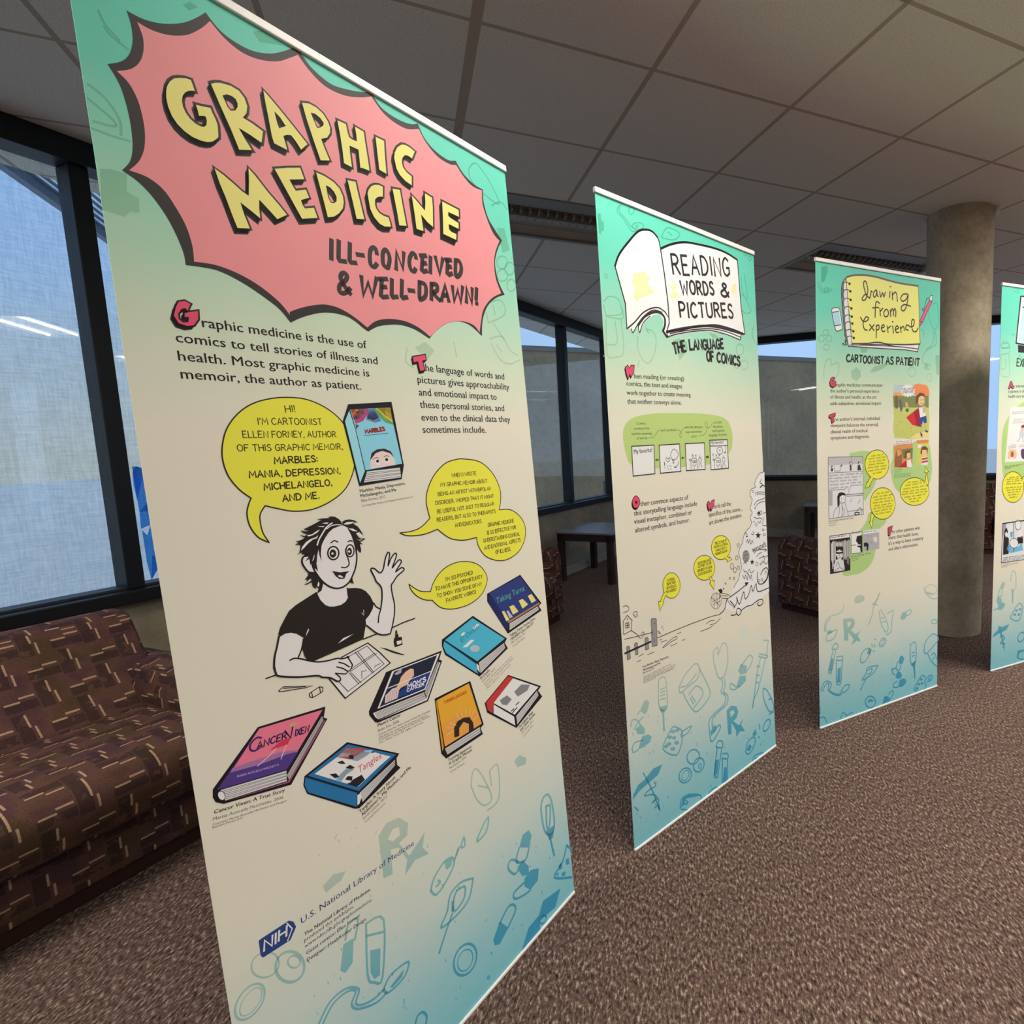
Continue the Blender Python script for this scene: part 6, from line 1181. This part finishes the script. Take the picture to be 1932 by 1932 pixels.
dd(p, W4, ['525,210 545,160 600,140 650,160 650,210 600,240 540,250', '1085,420 1110,355 1155,345 1170,390 1140,440 1100,450', '1060,960 1085,890 1108,882 1135,910 1115,980 1080,985', '1030,1120 1055,1075 1090,1080 1108,1130 1080,1165 1040,1160', '1060,1265 1075,1180 1120,1158 1160,1175 1150,1220 1110,1260', '215,1075 250,915 275,920 250,1075', '318,1215 325,1040 365,1020 355,1210', '1215,985 1278,935 1265,1010 1270,1160 1258,1165 1240,1020', '868,1470 890,1380 935,1375 960,1410 945,1440', '190,590 230,565 265,590 240,615 200,620', '680,860 700,790 740,810 715,870', '680,1450 710,1410 750,1410 760,1440', '105,1520 115,1510 115,1590 105,1595'],
   '830,360 850,330 900,420 935,520 930,580 900,590 850,480 830,360|930,370 1000,335 985,440 970,590 915,630|850,420 885,430|870,470 905,470|700,505 740,400 760,290 810,180 840,110|760,290 775,230|740,250 815,270|790,240 830,130|165,590 175,480 230,410 340,370 390,320 400,260|180,590 190,490 240,430|185,690 200,630 300,570 315,590 270,680 200,705 185,690|255,800 290,735 330,755 310,805 255,800|270,810 215,1060 225,1090 250,1080 300,820|310,900 380,890 380,940 305,935|310,940 310,1200 335,1235 365,1200 380,940|600,940 615,860 670,800 720,800 710,870 650,960 610,965 600,940|740,740 745,780|770,740 780,780|755,820 770,830|770,680 790,690|815,1000 690,1030 670,1100 620,1180 700,1140 770,1080 815,1000|690,1060 740,1040 730,1090 690,1110|680,1140 640,1220 600,1305|1050,960 1035,1040 1070,1065 1095,990|1000,1060 985,1040 990,1090 1020,1120|1005,1040 1040,1030|1005,1270 1000,1230 1050,1190|1005,1270 1060,1265|1210,760 1240,725 1275,740 1275,930 1240,1000 1215,970 1205,850 1210,760|1225,850 1260,840|1225,890 1260,880|1375,800 1400,700 1480,620 1530,640 1540,700 1410,850 1380,840 1375,800|1420,860 1450,930 1500,990 1535,1015|1460,880 1500,850 1535,940|1480,930 1500,900|1250,1290 1340,1130 1390,1150 1380,1200 1400,1240 1380,1290|1250,1290 1285,1320|1400,1180 1430,1130 1475,1130 1460,1180 1410,1200|945,1440 1000,1340 985,1310 940,1350|120,1310 160,1210 210,1195 250,1230 230,1310 330,1355 380,1310|140,1320 180,1230 220,1230 215,1310 330,1370 400,1320|370,1310 410,1250 465,1235 450,1290 400,1330|360,1650 390,1570 430,1610 480,1580 515,1580|105,1640 160,1630 195,1700|1155,345 1215,325 1210,370 1165,400|1370,50 1400,130 1480,190 1540,180|1380,110 1480,130', 2.2,
   ell=[(722, 1445, 62, 70, 2.6), (870, 722, 32, 58, 2.2, .5), (872, 722, 12, 40, 1.5, .5), (1440, 1165, 9, 12, 2), (1340, 1170, 12, 8), (1310, 1230, 12, 8), (1350, 1220, 12, 8), (1290, 1280, 12, 8), (1460, 80, 70, 60, 1.6), (1500, 470, 36, 26, 2)])
for i in range(60):
    x, y = 120 + rnd.random() * 1400, 600 + rnd.random() * 950
    if y > 1730 - (x - 110) * .375 - 20: continue
    q = W4('%f,%f %f,%f' % (x, y, x + rnd.uniform(-8, 8), y + rnd.uniform(6, 18))); p.stroke(q, rnd.uniform(.6, 1.2), K, 0, m=pattern_ink())
dd(p, W1, ['205,230 285,215 285,300 240,430 200,430', '590,1590 660,1540 710,1580 720,1660 660,1720 600,1680', '830,1610 890,1530 1000,1500 1090,1490 1000,1560 900,1600', '1690,1380 1745,1380 1740,1640 1700,1630', '705,1285 815,1295 790,1345 730,1350', '1545,1480 1610,1490 1580,1560 1550,1540'], '150,440 180,520 240,570 330,540 340,510|170,420 200,500 250,545 300,520|240,1680 240,1560 280,1440 330,1440 330,1510 400,1480 430,1500 430,1600 400,1660|1660,720 1700,700 1720,780 1730,960 1680,1040 1620,950 1600,800|1680,1050 1700,1150 1690,1250 1600,1300 1530,1380 1520,1460 1550,1500|1660,1060 1670,1160 1640,1250 1560,1310|1500,1040 1540,1080 1530,1140|1530,1540 1600,1570 1630,1500', 2.0,
   ell=[(275, 535, 36, 30, 2), (262, 1085, 36, 36, 1.8), (205, 1165, 38, 44, 1.8), (305, 1165, 38, 40, 1.8), (272, 1275, 38, 40, 1.8), (1380, 1600, 50, 60, 1.5), (1610, 1670, 28, 50, 1.5)])
# ================================================================== fourth banner, cut off by the picture's right edge
X1, X2 = T(1832, 500, .20704), T(1832, 860, .22272)
n = P(3, 'tablet_drawing', 2, 'white framed tablet drawing')
n.fill(X1('448,280 470,278 640,300 640,760 405,718'), K, 0); n.fill(X1('460,292 640,315 640,748 416,705'), (226, 220, 210), 1); n.fill(X1('478,320 640,335 640,715 432,690'), (170, 206, 214), 2); n.fill(X1('428,728 520,742 640,760 640,810 430,796'), (40, 36, 36), 0)
n.lines(X1, '455,620 475,570 500,610|470,625 500,560', 1.6, (232, 232, 228), 3, False); n.lines(X1, '470,385 510,385', 2.2, K, 3, False)
s = P(3, 'subtitle_lettering', 2); s.hand('EXP', X1('416,920')[0], X1('500,926')[0], 14, 2.4, K, 0, .06)
d = P(3, 'drop_capital', 2, 'red capital A with black shadow'); block_letter(d, X1('342,1122 358,1062 372,1062 388,1120 374,1120 368,1108 358,1110 354,1124'), None, (196, 66, 90), -.8, 1.5, .9)
paragraph(3, 'paragraph_lettering', [('n intimate', X1('388,1117')[0], X1('500,1115')[0]), ('a patient is de', X1('340,1164')[0], X1('490,1162')[0]), ('health care exp', X1('340,1210')[0], X1('500,1206')[0])], 8.4, .014, BODY3)
g = P(3, 'green_panel', 1, 'green rounded background shape'); g.fill(X1('280,1600 310,1440 400,1310 520,1230 700,1230 700,1960 480,2050 330,2010 285,1850', True), (170, 192, 112), 0)
p = P(3, 'comic_panel', 2, 'white comic page with small coloured drawings'); q = X1('358,1300 640,1278 640,1780 308,1796'); p.fill(q, (226, 216, 206), 0)
rows(p, X1, [('372,1345', '500,1338'), ('372,1360', '500,1353'), ('395,1412', '500,1405'), ('385,1430', '500,1424'), ('382,1445', '500,1438')], 1.5, (130, 118, 112), .5, 1); rows(p, X1, [('355,1645', '410,1640'), ('335,1660', '412,1654'), ('335,1672', '408,1666'), ('440,1645', '500,1640'), ('436,1660', '500,1654')], 1.5, (130, 118, 112), .5, 1)
p.fill(X1('335,1755 345,1690 375,1680 410,1690 413,1750 395,1768 375,1740 355,1768', True), (224, 176, 128), 1); p.ellipse(X1, (375, 1725), 14, 28, (150, 92, 60), 2); p.fill(X1('455,1690 480,1675 520,1680 520,1770 465,1760', True), (84, 62, 84), 1); p.fill(X1('452,1500 460,1470 485,1458 510,1480 510,1530 455,1520', True), (224, 178, 150), 1); p.fill(X1('455,1480 470,1458 510,1456 510,1480', True), (120, 62, 48), 2)
p.fill(X1('442,1512 520,1505 520,1568 440,1570'), (190, 190, 188), 3); p.lines(X1, '450,1570 420,1612|470,1570 475,1618', 1.2, (140, 136, 132), 2, False)
c = P(3, 'book_caption', 2); rows(c, X1, [('305,1840', '500,1815'), ('308,1850', '440,1834'), ('310,1862', '365,1855')], 1.8, (96, 112, 62), .6, 0)
a1 = arrow_bubble(3, X2, (355, 265, 90, 128), '435,190 449,175 500,150 520,160 470,200 440,230', [], 20)
rows(a1, X2, [('325,190', '405,182'), ('300,207', '425,198'), ('300,225', '425,215'), ('297,245', '425,238'), ('292,278', '430,268'), ('300,298', '420,288'), ('310,318', '412,308'), ('318,338', '400,330'), ('328,358', '385,352')], 2.6)
p = P(3, 'comic_panel', 2, 'blue and black comic panels'); q = X2('268,572 520,535 520,868 256,905'); p.fill(q, (214, 208, 202), 0)
for z, col, l in (('268,572 300,568 290,640 268,700', (150, 146, 156), 1), ('275,700 285,630 300,605 312,640 300,680 320,700 318,830 270,840', K, 2), ('285,660 300,640 308,670 296,695', (224, 216, 206), 3), ('315,650 330,590 352,600 352,680 330,690', (224, 218, 210), 2), ('330,650 355,640 350,690 335,690', (96, 160, 190), 3), ('300,790 320,740 345,790 400,770 430,730 440,800 330,825', (110, 170, 192), 2), ('390,690 405,630 425,620 440,700', (224, 216, 206), 3), ('390,690 440,680 440,740 395,745', K, 3), ('260,850 520,815 520,868 256,905', (218, 210, 202), 4)): p.fill(X2(z), col, l)
for cx, cy, rx, ry in ((398, 585, 26, 42), (363, 740, 36, 42)): p.ellipse(X2, (cx, cy), rx, ry, (226, 220, 212), 5); p.ellipse(X2, (cx, cy), rx, ry, K, 6, 1.0)
rows(p, X2, [('275,868', '449,845'), ('272,882', '449,858'), ('270,895', '449,872')], 2.2, (90, 82, 78), .7, 5); p.lines(X2, '360,560 362,810|270,575 520,540', 1.4, K, 4, False); p.stroke(q, 1.0, K, 7, True)
rows(c, X2, [('258,922', '320,910'), ('258,938', '400,908'), ('258,948', '305,940')], 1.8, (120, 108, 100), .55, 0)
p = doodle(3)
dd(p, X2, ['240,1130 262,1075 285,1065 288,1090 270,1130', '215,1225 225,1190 255,1205 262,1240 225,1260', '225,1300 230,1255 270,1240 290,1255 275,1290 250,1308', '335,1135 375,1125 362,1150 355,1245 346,1248 345,1155', '325,1425 300,1475 240,1505 180,1540 195,1505 225,1480 235,1440 260,1450', '240,1475 255,1470 290,1665 280,1640', '388,1700 395,1650 449,1640 449,1655 410,1670 400,1710'], '245,1130 230,1180 255,1190 268,1135|195,1305 225,1295|335,1060 350,980 378,1000 380,1120|245,1540 262,1520 285,1545 260,1570 250,1590 285,1590 270,1625|335,1360 400,1255 435,1275 420,1370 385,1400 340,1380 335,1360|390,1710 430,1725 449,1720', 2.4, ell=[(425, 1535, 26, 42, 2.4, .4), (385, 1310, 9, 6), (370, 1345, 9, 6), (405, 1345, 9, 6), (415, 1300, 9, 6)])
dd(p, X1, [], '275,735 290,705 330,705 352,735 345,800 275,815|280,760 345,755|275,815 275,1000 330,1015 350,985 345,810|275,945 315,940 315,850|370,640 395,625 395,650|380,220 420,215 440,270|395,240 425,250|425,860 440,820 460,850', 1.6, ell=[(312, 735, 38, 22, 1.6)])
finish_prints()
